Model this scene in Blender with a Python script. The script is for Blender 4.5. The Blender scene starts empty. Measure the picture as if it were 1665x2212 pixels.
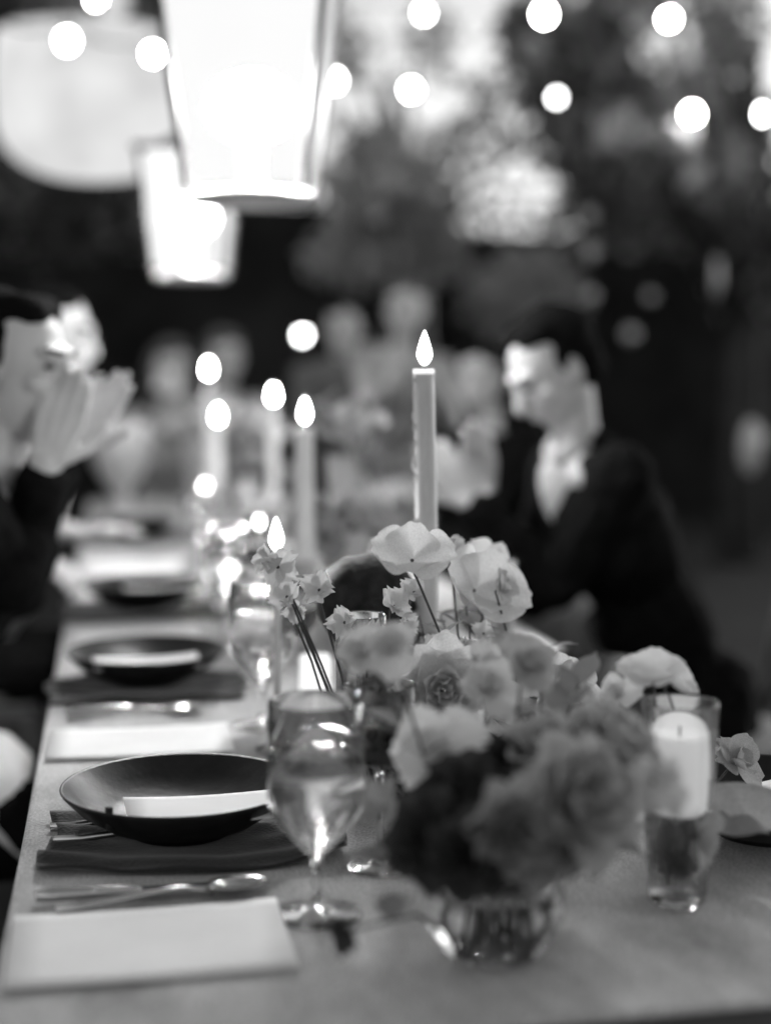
import bpy, math, random
import numpy as np
from mathutils import Vector, Matrix, Quaternion
random.seed(11)
PI = math.pi; R = math.radians
sc = bpy.context.scene
col = sc.collection

# ------------------------------------------------------------------ camera
F = 3210.0                                   # focal length in survey units (picture 1665 wide)
PITCH = math.atan(299 / F); YAW = math.atan(.183 / 1.0043)
CAM = Vector((0, 0, 1.26))
cf = Vector((math.sin(YAW) * math.cos(PITCH), math.cos(YAW) * math.cos(PITCH), -math.sin(PITCH)))
cr = Vector((math.cos(YAW), -math.sin(YAW), 0)); cu = cr.cross(cf)
cd = bpy.data.cameras.new('camera'); cam = bpy.data.objects.new('camera', cd); col.objects.link(cam)
cam.matrix_world = Matrix(((cr.x, cu.x, -cf.x, CAM.x), (cr.y, cu.y, -cf.y, CAM.y), (cr.z, cu.z, -cf.z, CAM.z), (0, 0, 0, 1)))
cd.sensor_fit = 'HORIZONTAL'; cd.sensor_width = 41.5; cd.lens = 80; cd.clip_start = .05; cd.clip_end = 500
cd.dof.use_dof = True; cd.dof.focus_distance = 1.67; cd.dof.aperture_fstop = 2.0
sc.camera = cam

def at(px, py, Y):
    """surveyed place: the point that far down the table (world Y)"""
    d = cf + cr * ((px - 832.5) / F) + cu * ((1106 - py) / F)
    return CAM + d * (Y / d.y)
def tab(px, py, z=.75):
    d = cf + cr * ((px - 832.5) / F) + cu * ((1106 - py) / F)
    return CAM + d * ((z - CAM.z) / d.z)

# ------------------------------------------------------------------ light
w = bpy.data.worlds.new('World'); sc.world = w; w.use_nodes = True
nt = w.node_tree; bg = nt.nodes['Background']
sk = nt.nodes.new('ShaderNodeTexSky'); sk.sky_type = 'NISHITA'; sk.sun_disc = False
sk.sun_elevation = R(4); sk.sun_rotation = R(60); sk.dust_density = 2
bw = nt.nodes.new('ShaderNodeRGBToBW')
nt.links.new(sk.outputs[0], bw.inputs[0]); nt.links.new(bw.outputs[0], bg.inputs[0])
bg.inputs[1].default_value = .15
sc.view_settings.view_transform = 'Standard'; sc.view_settings.look = 'None'
sc.view_settings.exposure = 1.5; sc.view_settings.gamma = 1; sc.view_settings.use_curve_mapping = False
sc.cycles.use_denoising = True
sc.cycles.sample_clamp_indirect = 70
sc.cycles.max_bounces = 10; sc.cycles.transmission_bounces = 10; sc.cycles.transparent_max_bounces = 16

LAMP = 640.0      # strength of the lantern mantles
FLAME = 240.0
BULB = 60.0

# ------------------------------------------------------------------ materials
def mat(name, v, rough=.6, metal=0, trans=0, ior=1.45, noise=None, bump=None, spec=.5, sheen=0, emit=0):
    m = bpy.data.materials.new(name); m.use_nodes = True; t = m.node_tree; b = t.nodes['Principled BSDF']
    b.inputs['Base Color'].default_value = (v, v, v, 1); b.inputs['Roughness'].default_value = rough
    b.inputs['Metallic'].default_value = metal; b.inputs['Transmission Weight'].default_value = trans
    b.inputs['IOR'].default_value = ior; b.inputs['Specular IOR Level'].default_value = spec
    b.inputs['Sheen Weight'].default_value = sheen
    if emit:
        b.inputs['Emission Color'].default_value = (1, 1, 1, 1); b.inputs['Emission Strength'].default_value = emit
    tc = t.nodes.new('ShaderNodeTexCoord')
    if noise:
        sc_, lo, hi = noise
        n = t.nodes.new('ShaderNodeTexNoise'); n.inputs['Scale'].default_value = sc_; n.inputs['Detail'].default_value = 6
        r = t.nodes.new('ShaderNodeMapRange'); r.inputs[1].default_value = .3; r.inputs[2].default_value = .7
        r.inputs[3].default_value = lo; r.inputs[4].default_value = hi
        t.links.new(tc.outputs['Object'], n.inputs['Vector']); t.links.new(n.outputs['Fac'], r.inputs[0])
        t.links.new(r.outputs[0], b.inputs['Base Color'])
    if bump:
        s2, st = bump
        n2 = t.nodes.new('ShaderNodeTexNoise'); n2.inputs['Scale'].default_value = s2; n2.inputs['Detail'].default_value = 4
        bp = t.nodes.new('ShaderNodeBump'); bp.inputs['Strength'].default_value = st; bp.inputs['Distance'].default_value = .004
        t.links.new(tc.outputs['Object'], n2.inputs['Vector']); t.links.new(n2.outputs['Fac'], bp.inputs['Height'])
        t.links.new(bp.outputs[0], b.inputs['Normal'])
    return m
def emis(name, v):
    m = bpy.data.materials.new(name); m.use_nodes = True; t = m.node_tree; t.nodes.clear()
    e = t.nodes.new('ShaderNodeEmission'); e.inputs[0].default_value = (1, 1, 1, 1); e.inputs[1].default_value = v
    o = t.nodes.new('ShaderNodeOutputMaterial'); t.links.new(e.outputs[0], o.inputs[0]); return m
def flame_mat(name, v):
    m = bpy.data.materials.new(name); m.use_nodes = True; t = m.node_tree; t.nodes.clear()
    lw = t.nodes.new('ShaderNodeLayerWeight'); lw.inputs[0].default_value = .5
    inv = t.nodes.new('ShaderNodeMath'); inv.operation = 'SUBTRACT'; inv.inputs[0].default_value = 1; t.links.new(lw.outputs['Facing'], inv.inputs[1])
    pw = t.nodes.new('ShaderNodeMath'); pw.operation = 'POWER'; pw.inputs[1].default_value = 11; t.links.new(inv.outputs[0], pw.inputs[0])
    mu = t.nodes.new('ShaderNodeMath'); mu.operation = 'MULTIPLY'; mu.inputs[1].default_value = v; t.links.new(pw.outputs[0], mu.inputs[0])
    e = t.nodes.new('ShaderNodeEmission'); t.links.new(mu.outputs[0], e.inputs[1]); tr = t.nodes.new('ShaderNodeBsdfTransparent')
    ad = t.nodes.new('ShaderNodeAddShader'); t.links.new(e.outputs[0], ad.inputs[0]); t.links.new(tr.outputs[0], ad.inputs[1])
    o = t.nodes.new('ShaderNodeOutputMaterial'); t.links.new(ad.outputs[0], o.inputs[0]); return m
def thin(name, v, tr, scale=60, lo=.8, hi=1.1):
    """petal, leaf or paper: diffuse on both sides, some light coming through, fine veins"""
    m = bpy.data.materials.new(name); m.use_nodes = True; t = m.node_tree; t.nodes.clear()
    d = t.nodes.new('ShaderNodeBsdfDiffuse'); u = t.nodes.new('ShaderNodeBsdfTranslucent')
    mx = t.nodes.new('ShaderNodeMixShader'); mx.inputs[0].default_value = tr
    tc = t.nodes.new('ShaderNodeTexCoord'); n = t.nodes.new('ShaderNodeTexNoise'); n.inputs['Scale'].default_value = scale; n.inputs['Detail'].default_value = 5
    r = t.nodes.new('ShaderNodeMapRange'); r.inputs[1].default_value = .3; r.inputs[2].default_value = .7
    r.inputs[3].default_value = v * lo; r.inputs[4].default_value = v * hi
    t.links.new(tc.outputs['Object'], n.inputs['Vector']); t.links.new(n.outputs['Fac'], r.inputs[0])
    t.links.new(r.outputs[0], d.inputs[0]); t.links.new(r.outputs[0], u.inputs[0])
    t.links.new(d.outputs[0], mx.inputs[1]); t.links.new(u.outputs[0], mx.inputs[2])
    o = t.nodes.new('ShaderNodeOutputMaterial'); t.links.new(mx.outputs[0], o.inputs[0]); return m
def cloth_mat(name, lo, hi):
    """woven cloth: blotchy table light painted in as slow mottling, plus a fine weave"""
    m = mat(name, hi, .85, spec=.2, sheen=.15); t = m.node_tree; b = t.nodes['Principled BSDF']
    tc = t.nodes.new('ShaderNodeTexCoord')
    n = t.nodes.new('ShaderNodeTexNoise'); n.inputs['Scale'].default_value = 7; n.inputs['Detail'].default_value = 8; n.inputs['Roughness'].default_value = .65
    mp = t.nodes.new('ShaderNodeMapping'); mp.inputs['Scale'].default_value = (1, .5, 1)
    r = t.nodes.new('ShaderNodeMapRange'); r.inputs[1].default_value = .32; r.inputs[2].default_value = .68; r.inputs[3].default_value = lo; r.inputs[4].default_value = hi  # lit and dim patches of the table put into the cloth colour
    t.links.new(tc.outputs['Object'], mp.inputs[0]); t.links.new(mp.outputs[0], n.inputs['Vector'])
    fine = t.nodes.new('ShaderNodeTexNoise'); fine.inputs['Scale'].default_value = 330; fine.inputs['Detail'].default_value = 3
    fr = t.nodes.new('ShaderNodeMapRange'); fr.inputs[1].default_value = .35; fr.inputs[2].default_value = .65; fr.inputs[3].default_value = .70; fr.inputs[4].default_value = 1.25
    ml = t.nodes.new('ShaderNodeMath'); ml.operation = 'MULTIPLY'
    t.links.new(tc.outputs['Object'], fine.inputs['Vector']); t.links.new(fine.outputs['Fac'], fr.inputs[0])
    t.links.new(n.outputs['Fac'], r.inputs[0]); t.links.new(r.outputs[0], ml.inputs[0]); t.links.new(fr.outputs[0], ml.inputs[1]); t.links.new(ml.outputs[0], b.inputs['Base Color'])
    wv = []
    for ax in 'XY':
        q = t.nodes.new('ShaderNodeTexWave'); q.bands_direction = ax; q.inputs['Scale'].default_value = 260; q.inputs['Distortion'].default_value = 1.5
        t.links.new(tc.outputs['Object'], q.inputs['Vector']); wv.append(q)
    a = t.nodes.new('ShaderNodeMath'); a.operation = 'ADD'
    t.links.new(wv[0].outputs['Fac'], a.inputs[0]); t.links.new(wv[1].outputs['Fac'], a.inputs[1])
    bp = t.nodes.new('ShaderNodeBump'); bp.inputs['Strength'].default_value = .15; bp.inputs['Distance'].default_value = .001
    t.links.new(a.outputs[0], bp.inputs['Height']); t.links.new(bp.outputs[0], b.inputs['Normal'])
    return m

MT = dict(
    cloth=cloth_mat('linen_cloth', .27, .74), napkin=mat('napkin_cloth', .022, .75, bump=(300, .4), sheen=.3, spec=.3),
    paper=mat('paper', .84, .7, noise=(14, .80, .86)), plate=mat('dark_glaze', .012, .36, noise=(40, .008, .018), bump=(90, .12), spec=.3),
    steel=mat('steel', .55, .22, metal=1), brass=mat('brass', .4, .3, metal=1),
    water=mat('water', 1, 0, trans=1, ior=1.33),
    smoke=mat('smoked_glass', .02, .6, noise=(55, .012, .045), bump=(120, .8), spec=.12),
    hammered=mat('hammered_glass', .32, .45, trans=.15, noise=(70, .22, .38), bump=(160, .9)),
    darktex=mat('crackled_glass', .04, .25, noise=(190, .01, .16), bump=(260, 1.)),
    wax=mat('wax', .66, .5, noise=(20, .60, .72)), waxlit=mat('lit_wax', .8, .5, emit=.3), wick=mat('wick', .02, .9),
    ceramic=mat('stoneware', .05, .5, bump=(60, .3)),
    suit=mat('suit_wool', .006, .9, spec=.06, noise=(30, .004, .008)), suit2=mat('charcoal_wool', .007, .9, spec=.06),
    shirt=mat('shirt_cotton', .45, .8), dress=mat('pale_dress', .34, .8, noise=(9, .24, .44)), dress2=mat('grey_dress', .12, .8, noise=(6, .08, .16)),
    skin=mat('skin', .5, .5, noise=(12, .44, .56), spec=.35), hair=mat('dark_hair', .006, .9, bump=(150, .6), spec=.05), hair2=mat('fair_hair', .07, .6, bump=(150, .6)),
    eye=mat('eye', .05, .2), shoe=mat('shoe_leather', .02, .3),
    wood=mat('chair_wood', .11, .45, noise=(12, .08, .13)), seat=mat('seat_pad', .4, .8, noise=(20, .36, .44)),
    ground=mat('gravel_ground', .02, .95, noise=(3, .012, .03), bump=(30, .8)),
    white=mat('pale_metal', .05, .5), wire=mat('wire', .02, .5),
    bark=mat('bark', .05, .95, noise=(6, .03, .07), bump=(20, 1)),
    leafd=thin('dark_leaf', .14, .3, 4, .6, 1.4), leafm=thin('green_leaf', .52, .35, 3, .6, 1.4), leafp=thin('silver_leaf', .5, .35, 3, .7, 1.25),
    hedge=thin('hedge_leaf', .045, .3, 2, .6, 1.4),
    stem=thin('flower_stem', .12, .2), leaf=thin('flower_leaf', .34, .35, 40), leafbright=thin('pale_leaf', .5, .4, 50, .75, 1.15),
    p_white=thin('white_petal', .84, .3), p_pale=thin('pale_petal', .70, .25, 60, .8, 1.1), p_mid=thin('dusky_petal', .52, .22, 50, .75, 1.15),
    p_grey=thin('mauve_petal', .34, .35, 50, .7, 1.2), p_dark=thin('wine_petal', .07, .25, 50, .7, 1.3),
    mantle=emis('mantle_light', LAMP), flame=flame_mat('flame_light', FLAME), bulb=emis('bulb_light', BULB), bulbdim=emis('dim_bulb_light', 9), bulbsoft=emis('soft_bulb_light', 24),
    drop=mat('light_spot_pale', .5, .2, emit=.0), facade=mat('facade', .3, .9),
)
def panel_mat(name, e, tr):
    m = bpy.data.materials.new(name); m.use_nodes = True; t = m.node_tree; t.nodes.clear()
    a = t.nodes.new('ShaderNodeEmission'); a.inputs[1].default_value = e
    b = t.nodes.new('ShaderNodeBsdfTransparent'); mx = t.nodes.new('ShaderNodeMixShader'); mx.inputs[0].default_value = tr
    o = t.nodes.new('ShaderNodeOutputMaterial')
    t.links.new(a.outputs[0], mx.inputs[1]); t.links.new(b.outputs[0], mx.inputs[2]); t.links.new(mx.outputs[0], o.inputs[0]); return m
def glass_mat():
    m = mat('glass', 1, 0, trans=1); t = m.node_tree; b = t.nodes['Principled BSDF']; o = t.nodes['Material Output']
    tr = t.nodes.new('ShaderNodeBsdfTransparent'); mx = t.nodes.new('ShaderNodeMixShader'); mx.inputs[0].default_value = .1
    t.links.new(b.outputs[0], mx.inputs[1]); t.links.new(tr.outputs[0], mx.inputs[2]); t.links.new(mx.outputs[0], o.inputs[0]); return m
MT['glass'] = glass_mat()
MT['glowwax'] = mat('glowing_white_wax', .85, .45, emit=.12)  # self-glow added to the wax, this candle has no flame
MT['lanternglass'] = panel_mat('frosted_lantern_glass', .35, .35); MT['lanternglass2'] = panel_mat('dimmer_lantern_glass', .44, .22); MT['mantle2'] = emis('dimmer_mantle_light', LAMP * .4)
def silk():
    m = emis('lit_silk', .27); t = m.node_tree; e = t.nodes['Emission']; tc = t.nodes.new('ShaderNodeTexCoord')
    n = t.nodes.new('ShaderNodeTexNoise'); n.inputs['Scale'].default_value = 5; n.inputs['Detail'].default_value = 3
    q = t.nodes.new('ShaderNodeMapRange'); q.inputs[1].default_value = .3; q.inputs[2].default_value = .7; q.inputs[3].default_value = .23; q.inputs[4].default_value = .31
    t.links.new(tc.outputs['Object'], n.inputs['Vector']); t.links.new(n.outputs['Fac'], q.inputs[0]); t.links.new(q.outputs[0], e.inputs[1]); return m
MT['shade'] = silk()

# ------------------------------------------------------------------ mesh helpers
class MB:
    def __init__(s): s.v = []; s.f = []
    def add(s, vs, fs):
        o = len(s.v); s.v += [tuple(v) for v in vs]; s.f += [tuple(i + o for i in f) for f in fs]; return s
    def box(s, c, size, rot=None):
        x, y, z = [q / 2 for q in size]; c = Vector(c)
        vs = [Vector((i * x, j * y, k * z)) for i in (-1, 1) for j in (-1, 1) for k in (-1, 1)]
        if rot: vs = [rot @ v for v in vs]
        return s.add([v + c for v in vs], [(0, 1, 3, 2), (4, 6, 7, 5), (0, 4, 5, 1), (2, 3, 7, 6), (0, 2, 6, 4), (1, 5, 7, 3)])
    def lathe(s, prof, n=48, c=(0, 0, 0), rib=0, closed=False):
        vs = []
        for r, z in prof:
            for i in range(n):
                a = 2 * PI * i / n; rr = r * (1 + (rib if i % 2 else 0))
                vs.append((c[0] + rr * math.cos(a), c[1] + rr * math.sin(a), c[2] + z))
        fs = []; m = len(prof)
        for k in range(m if closed else m - 1):
            for i in range(n):
                j = (i + 1) % n; a, b = k * n, ((k + 1) % m) * n
                fs.append((a + i, a + j, b + j, b + i))
        if not closed:
            fs.append(tuple(range(n - 1, -1, -1))); fs.append(tuple((m - 1) * n + i for i in range(n)))
        return s.add(vs, fs)
    def tube(s, pts, rad, n=8):
        pts = [Vector(p) for p in pts]; m = len(pts)
        rs = rad if isinstance(rad, (list, tuple)) else [rad] * m
        up = None; vs = []
        for k, p in enumerate(pts):
            t = (pts[min(k + 1, m - 1)] - pts[max(k - 1, 0)]).normalized()
            if up is None: up = t.orthogonal().normalized()
            up = (up - t * up.dot(t)).normalized(); q = t.cross(up)
            for i in range(n):
                a = 2 * PI * i / n; vs.append(p + (up * math.cos(a) + q * math.sin(a)) * rs[k])
        fs = [(k * n + i, k * n + (i + 1) % n, (k + 1) * n + (i + 1) % n, (k + 1) * n + i) for k in range(m - 1) for i in range(n)]
        fs.append(tuple(range(n - 1, -1, -1))); fs.append(tuple((m - 1) * n + i for i in range(n)))
        return s.add(vs, fs)
    def ball(s, c, r, rot=None, n=14, m=9):
        if not isinstance(r, (list, tuple)): r = (r, r, r)
        c = Vector(c); vs = [Vector((0, 0, -r[2]))]
        for k in range(1, m):
            b = -PI / 2 + PI * k / m
            for i in range(n):
                a = 2 * PI * i / n; vs.append(Vector((r[0] * math.cos(a) * math.cos(b), r[1] * math.sin(a) * math.cos(b), r[2] * math.sin(b))))
        vs.append(Vector((0, 0, r[2])))
        if rot: vs = [rot @ v for v in vs]
        fs = [(0, 1 + (i + 1) % n, 1 + i) for i in range(n)]
        for k in range(m - 2):
            for i in range(n):
                a = 1 + k * n; fs.append((a + i, a + (i + 1) % n, a + n + (i + 1) % n, a + n + i))
        l = len(vs) - 1; fs += [(l, 1 + (m - 2) * n + i, 1 + (m - 2) * n + (i + 1) % n) for i in range(n)]
        return s.add([v + c for v in vs], fs)
    def cap(s, a, b, ra, rb=None, n=12):
        rb = ra if rb is None else rb
        s.ball(a, ra, n=n, m=8); s.ball(b, rb, n=n, m=8); return s.tube([a, b], [ra, rb], n=n)
    def mesh(s, name, m, smooth=True):
        me = bpy.data.meshes.new(name); me.from_pydata(s.v, [], s.f); me.update()
        if smooth: me.polygons.foreach_set('use_smooth', [True] * len(me.polygons))
        me.materials.append(MT[m] if isinstance(m, str) else m); return me
    def obj(s, name, m, parent=None, smooth=True, loc=None): return link(name, s.mesh(name, m, smooth), parent, loc)
def link(name, me, parent=None, loc=None, mtx=None):
    o = bpy.data.objects.new(name, me); col.objects.link(o)
    if parent: o.parent = parent
    if mtx is not None: o.matrix_local = mtx
    elif loc is not None: o.location = loc
    return o
def tag(o, label, cat, group=None):
    o['label'] = label; o['category'] = cat
    if group: o['group'] = group
    return o
def thing(name, label, cat, loc=(0, 0, 0), rz=0, group=None):
    o = bpy.data.objects.new(name, None); o.empty_display_size = .05; col.objects.link(o)
    o.location = loc; o.rotation_euler = (0, 0, rz); return tag(o, label, cat, group)
def kind(o, k): o['kind'] = k; return o
def dup(root, loc, rz=None, label=None):
    r = root.copy(); col.objects.link(r); r.location = loc
    if rz is not None: r.rotation_euler = (0, 0, rz)
    if label: r['label'] = label
    for ch in root.children:
        c = ch.copy(); col.objects.link(c); c.parent = r
        for g in ch.children:
            d = g.copy(); col.objects.link(d); d.parent = c
    return r

# ------------------------------------------------------------------ setting
g = MB(); g.add([(-150, -60, 0), (150, -60, 0), (150, 240, 0), (-150, 240, 0)], [(0, 1, 2, 3)])
kind(g.obj('ground', 'ground', smooth=False), 'structure')

def leaves(blobs, size, name, m, parent=None, seed=1, clump=0):
    """blobs: (centre, radii, count); every leaf a folded kite of its own"""
    rng = np.random.default_rng(seed); V = []; FF = []; base = 0
    for c, rad, cnt in blobs:
        ncl = max(3, int(cnt / 80)); d = rng.normal(size=(ncl, 3)); d /= np.linalg.norm(d, axis=1)[:, None]
        cc = np.array(c) + d * (rng.random(ncl) ** .38)[:, None] * np.array(rad)
        if clump: p = cc[rng.integers(0, ncl, cnt)] + rng.normal(size=(cnt, 3)) * clump
        else:
            d = rng.normal(size=(cnt, 3)); d /= np.linalg.norm(d, axis=1)[:, None]
            p = np.array(c) + d * (rng.random(cnt) ** .42)[:, None] * np.array(rad)
        a = rng.normal(size=(cnt, 3)); a /= np.linalg.norm(a, axis=1)[:, None]
        b = np.cross(a, rng.normal(size=(cnt, 3))); b /= np.linalg.norm(b, axis=1)[:, None]
        nn = np.cross(a, b); L = size * rng.uniform(.6, 1.3, cnt)[:, None]
        v = np.stack([p - a * L / 2, p + b * L * .28 + nn * L * .08, p + a * L / 2, p - b * L * .28 + nn * L * .08], 1).reshape(-1, 3)
        V.append(v); i = np.arange(cnt)[:, None] * 4 + base
        FF.append(np.concatenate([np.hstack([i, i + 1, i + 2]), np.hstack([i, i + 2, i + 3])])); base += cnt * 4
    me = bpy.data.meshes.new(name); me.from_pydata(np.concatenate(V).tolist(), [], np.concatenate(FF).tolist()); me.update()
    me.materials.append(MT[m]); return link(name, me, parent)

def hedge(x0, x1, y0, y1, z, label, n, seed):
    t = thing('hedge', label, 'hedge', ((x0 + x1) / 2, (y0 + y1) / 2, 0), 0, 'hedges at the back of the garden')
    cx, cy = (x0 + x1) / 2, (y0 + y1) / 2
    k = MB(); k.box((0, 0, z / 2 - .12), (x1 - x0 - .3, y1 - y0 - .3, z - .24)); k.obj('branches', 'hedge', t, False)
    bl = []; m = int((x1 - x0) / .5); rr = random.Random(seed)
    for i in range(m):
        for j in range(int(z / .5) + 1):
            bl.append(((x0 + .25 + i * .5 - cx, rr.uniform(-.1, .1) - (y1 - y0) / 2 + .3, .2 + j * .5 * (z - .3) / (int(z / .5) * .5)), (.42, .35, .4 + rr.uniform(0, .1)), n))
    leaves(bl, .13, 'foliage', 'hedge', t, seed); return t
hedge(2.6, 9.5, 12.2, 13.4, 2.68, 'long dark clipped hedge closing the garden on the right', 60, 3)
hedge(-6.5, 2.0, 11.0, 12.0, 2.75, 'taller dark hedge behind the lanterns on the left', 60, 4)
hedge(1.4, 2.9, 12.3, 13.2, 2.42, 'short low piece of hedge between the two long ones', 60, 14)

def tree(label, base, h, blobs, Y, leaf, m, dens=1.0, seed=1, tr=.12):
    t = thing('tree', label, 'tree', (base[0], base[1], 0), 0, 'trees around the dinner table')
    B = Vector((base[0], base[1], 0)); rr = random.Random(seed); L = []; k = MB()
    pts = [(0, 0, 0), (rr.uniform(-.1, .1), .05, h * .4), (rr.uniform(-.2, .2), 0, h * .75), (0, 0, h)]
    k.tube(pts, [tr * 1.3, tr, tr * .75, tr * .4], 10)
    lb = MB()
    for px, py, rx, ry, cnt in blobs:
        c = at(px, py, Y + rr.uniform(-.6, .6)); s = (c - CAM).length / F
        c = c - B; L.append((c, (rx * s, min(rx, ry) * s * 1.2, ry * s), int(cnt * dens)))
        st = Vector(pts[2]).lerp(Vector(pts[1]), rr.random()); mid = st.lerp(c, .5) + Vector((0, 0, .25))
        lb.tube([st, mid, c], [tr * .45, tr * .25, tr * .1], 7)
    k.obj('trunk', 'bark', t); lb.obj('limbs', 'bark', t); leaves(L, leaf, 'crown', m, t, seed, .10)
    leaves([(c_, r_, int(n_ * .26)) for c_, r_, n_ in L], leaf * 1.1, 'lit_tone_foliage', 'leafp', t, seed + 50, .08); return t  # paler leaves: string light on the foliage put into leaf colour
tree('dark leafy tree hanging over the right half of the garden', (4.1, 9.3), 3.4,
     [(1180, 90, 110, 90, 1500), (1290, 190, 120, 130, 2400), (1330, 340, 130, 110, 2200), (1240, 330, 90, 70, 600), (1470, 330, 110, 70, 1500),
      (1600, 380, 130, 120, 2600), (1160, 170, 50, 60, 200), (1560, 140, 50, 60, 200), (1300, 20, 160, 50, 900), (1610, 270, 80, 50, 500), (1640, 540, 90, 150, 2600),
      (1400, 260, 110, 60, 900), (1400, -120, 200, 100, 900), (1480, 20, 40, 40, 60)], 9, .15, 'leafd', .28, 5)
tree('mid green tree standing between the lantern and the candle', (1.9, 10.4), 3.3,
     [(790, 320, 90, 60, 500), (880, 360, 60, 50, 420), (930, 440, 60, 80, 600), (740, 430, 60, 70, 500), (830, 470, 60, 50, 350), (770, 540, 80, 50, 600), (900, 550, 90, 50, 700), (1130, 330, 60, 40, 160),
      (1000, 310, 80, 40, 180), (840, 130, 90, 60, 60), (1238, 420, 18, 120, 200), (900, 80, 120, 40, 90), (760, 100, 40, 60, 220)], 10, .15, 'leafm', .27, 6)
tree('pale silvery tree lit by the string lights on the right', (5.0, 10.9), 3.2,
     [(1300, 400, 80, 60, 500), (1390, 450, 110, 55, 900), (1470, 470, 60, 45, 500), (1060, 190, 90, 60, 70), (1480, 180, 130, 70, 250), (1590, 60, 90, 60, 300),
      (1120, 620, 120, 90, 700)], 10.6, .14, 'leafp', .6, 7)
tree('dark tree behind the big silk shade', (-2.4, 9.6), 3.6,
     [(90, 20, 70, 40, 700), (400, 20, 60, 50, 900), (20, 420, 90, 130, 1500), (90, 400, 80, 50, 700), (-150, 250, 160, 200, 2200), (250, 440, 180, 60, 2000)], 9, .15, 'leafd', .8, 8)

# ------------------------------------------------------------------ table and cloth
TX0, TX1, TY0, TY1, TZ = -.104, .807, 1.10, 6.1, .75
t = thing('dining_table', 'long banquet table hidden under the grey cloth', 'table', ((TX0 + TX1) / 2, (TY0 + TY1) / 2, 0))
cx, cy = (TX0 + TX1) / 2, (TY0 + TY1) / 2
b = MB(); b.box((0, 0, .727), (TX1 - TX0 - .014, TY1 - TY0 - .014, .034)); b.obj('tabletop', 'wood', t, False)
for sx in (-1, 1):
    for yy in (-2.3, 0, 2.3):
        b = MB(); b.tube([(sx * .36, yy, 0), (sx * .36, yy, .712)], [.025, .035], 8); b.obj('leg', 'wood', t)
nx, ny = 40, 160; vs = []; fs = []
drop = [0, .0, .001, .002, .003, .004, .005, .006, .007]     # rounded rim then the hanging skirt
W, Lh = (TX1 - TX0) / 2, (TY1 - TY0) / 2
per = []
for i in range(nx): per.append((-W + 2 * W * i / nx, -Lh, 0, -1))
for i in range(ny): per.append((W, -Lh + 2 * Lh * i / ny, 1, 0))
for i in range(nx): per.append((W - 2 * W * i / nx, Lh, 0, 1))
for i in range(ny): per.append((-W, Lh - 2 * Lh * i / ny, -1, 0))
off = [-.01, -.003, 0, .002, .003, .0035, .0035, .003, .001]
for k, (dz, of) in enumerate(zip(drop, off)):
    for q, (x, y, nxx, nyy) in enumerate(per):
        wv = 0
        sx = max(-1, min(1, x / W)) if nyy else nxx; sy = y / Lh if nxx else nyy
        vs.append((x + (nxx + (abs(x) > W - 1e-6 and not nxx) * 0) * (of + wv), y + nyy * (of + wv), -dz))
n = len(per)
for k in range(len(drop) - 1):
    for q in range(n): fs.append((k * n + q, (k + 1) * n + q, (k + 1) * n + (q + 1) % n, k * n + (q + 1) % n))
fs.append(tuple(range(n)))
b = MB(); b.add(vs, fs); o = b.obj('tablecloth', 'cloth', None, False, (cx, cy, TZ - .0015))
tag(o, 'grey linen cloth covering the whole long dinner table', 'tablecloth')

def sheet(x0, x1, y0, y1, z, th, rot=0, curl=0):
    cx, cy = (x0 + x1) / 2, (y0 + y1) / 2; b = MB(); N = 8; vs = []; fs = []
    for s in (0, 1):
        for i in range(N + 1):
            for j in range(N + 1):
                u, v = i / N - .5, j / N - .5
                vs.append((u * (x1 - x0), v * (y1 - y0), s * th + curl * (u * u * 3 + .5 * v * u)))
    M = (N + 1) ** 2
    for i in range(N):
        for j in range(N):
            a = i * (N + 1) + j; c = a + N + 1
            fs += [(a, a + 1, c + 1, c), (M + a, M + c, M + c + 1, M + a + 1)]
    for i in range(N):
        a, c = i * (N + 1), (i + 1) * (N + 1); fs.append((a, c, M + c, M + a)); a += N; c += N; fs.append((c, a, M + a, M + c))
        fs.append((i + 1, i, M + i, M + i + 1)); e = N * (N + 1) + i; fs.append((e, e + 1, M + e + 1, M + e))
    return b.add(vs, fs), (cx, cy, z), rot
menus = [(-.099, .147, 1.222, 1.392, 'blank white menu sheet nearest the corner of the table, wide in front', .6),
         (-.096, .153, 1.965, 2.13, 'white menu sheet between the nearest dark bowl and the second bowl', -.3),
         (-.092, .16, 2.80, 3.0, 'white menu sheet just beyond the second dark bowl', .4),
         (-.088, .165, 3.78, 4.06, 'farthest blurred white menu sheet on the left side', 0),
         (.60, .80, 2.52, 2.78, 'white menu sheet at the right edge beside the seated man', 1.5),
         (.585, .79, 1.88, 2.02, 'small white card sheet behind the ribbed glass on the right', 0)]
for x0, x1, y0, y1, lb, rt in menus:
    b, c, r_ = sheet(x0, x1, y0, y1, TZ + .0015, .0012, curl=.003)
    o = b.obj('menu_sheet', 'paper', None, True, c); o.rotation_euler = (0, 0, R(rt)); tag(o, lb, 'menu', 'menu sheets on the cloth')

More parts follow.
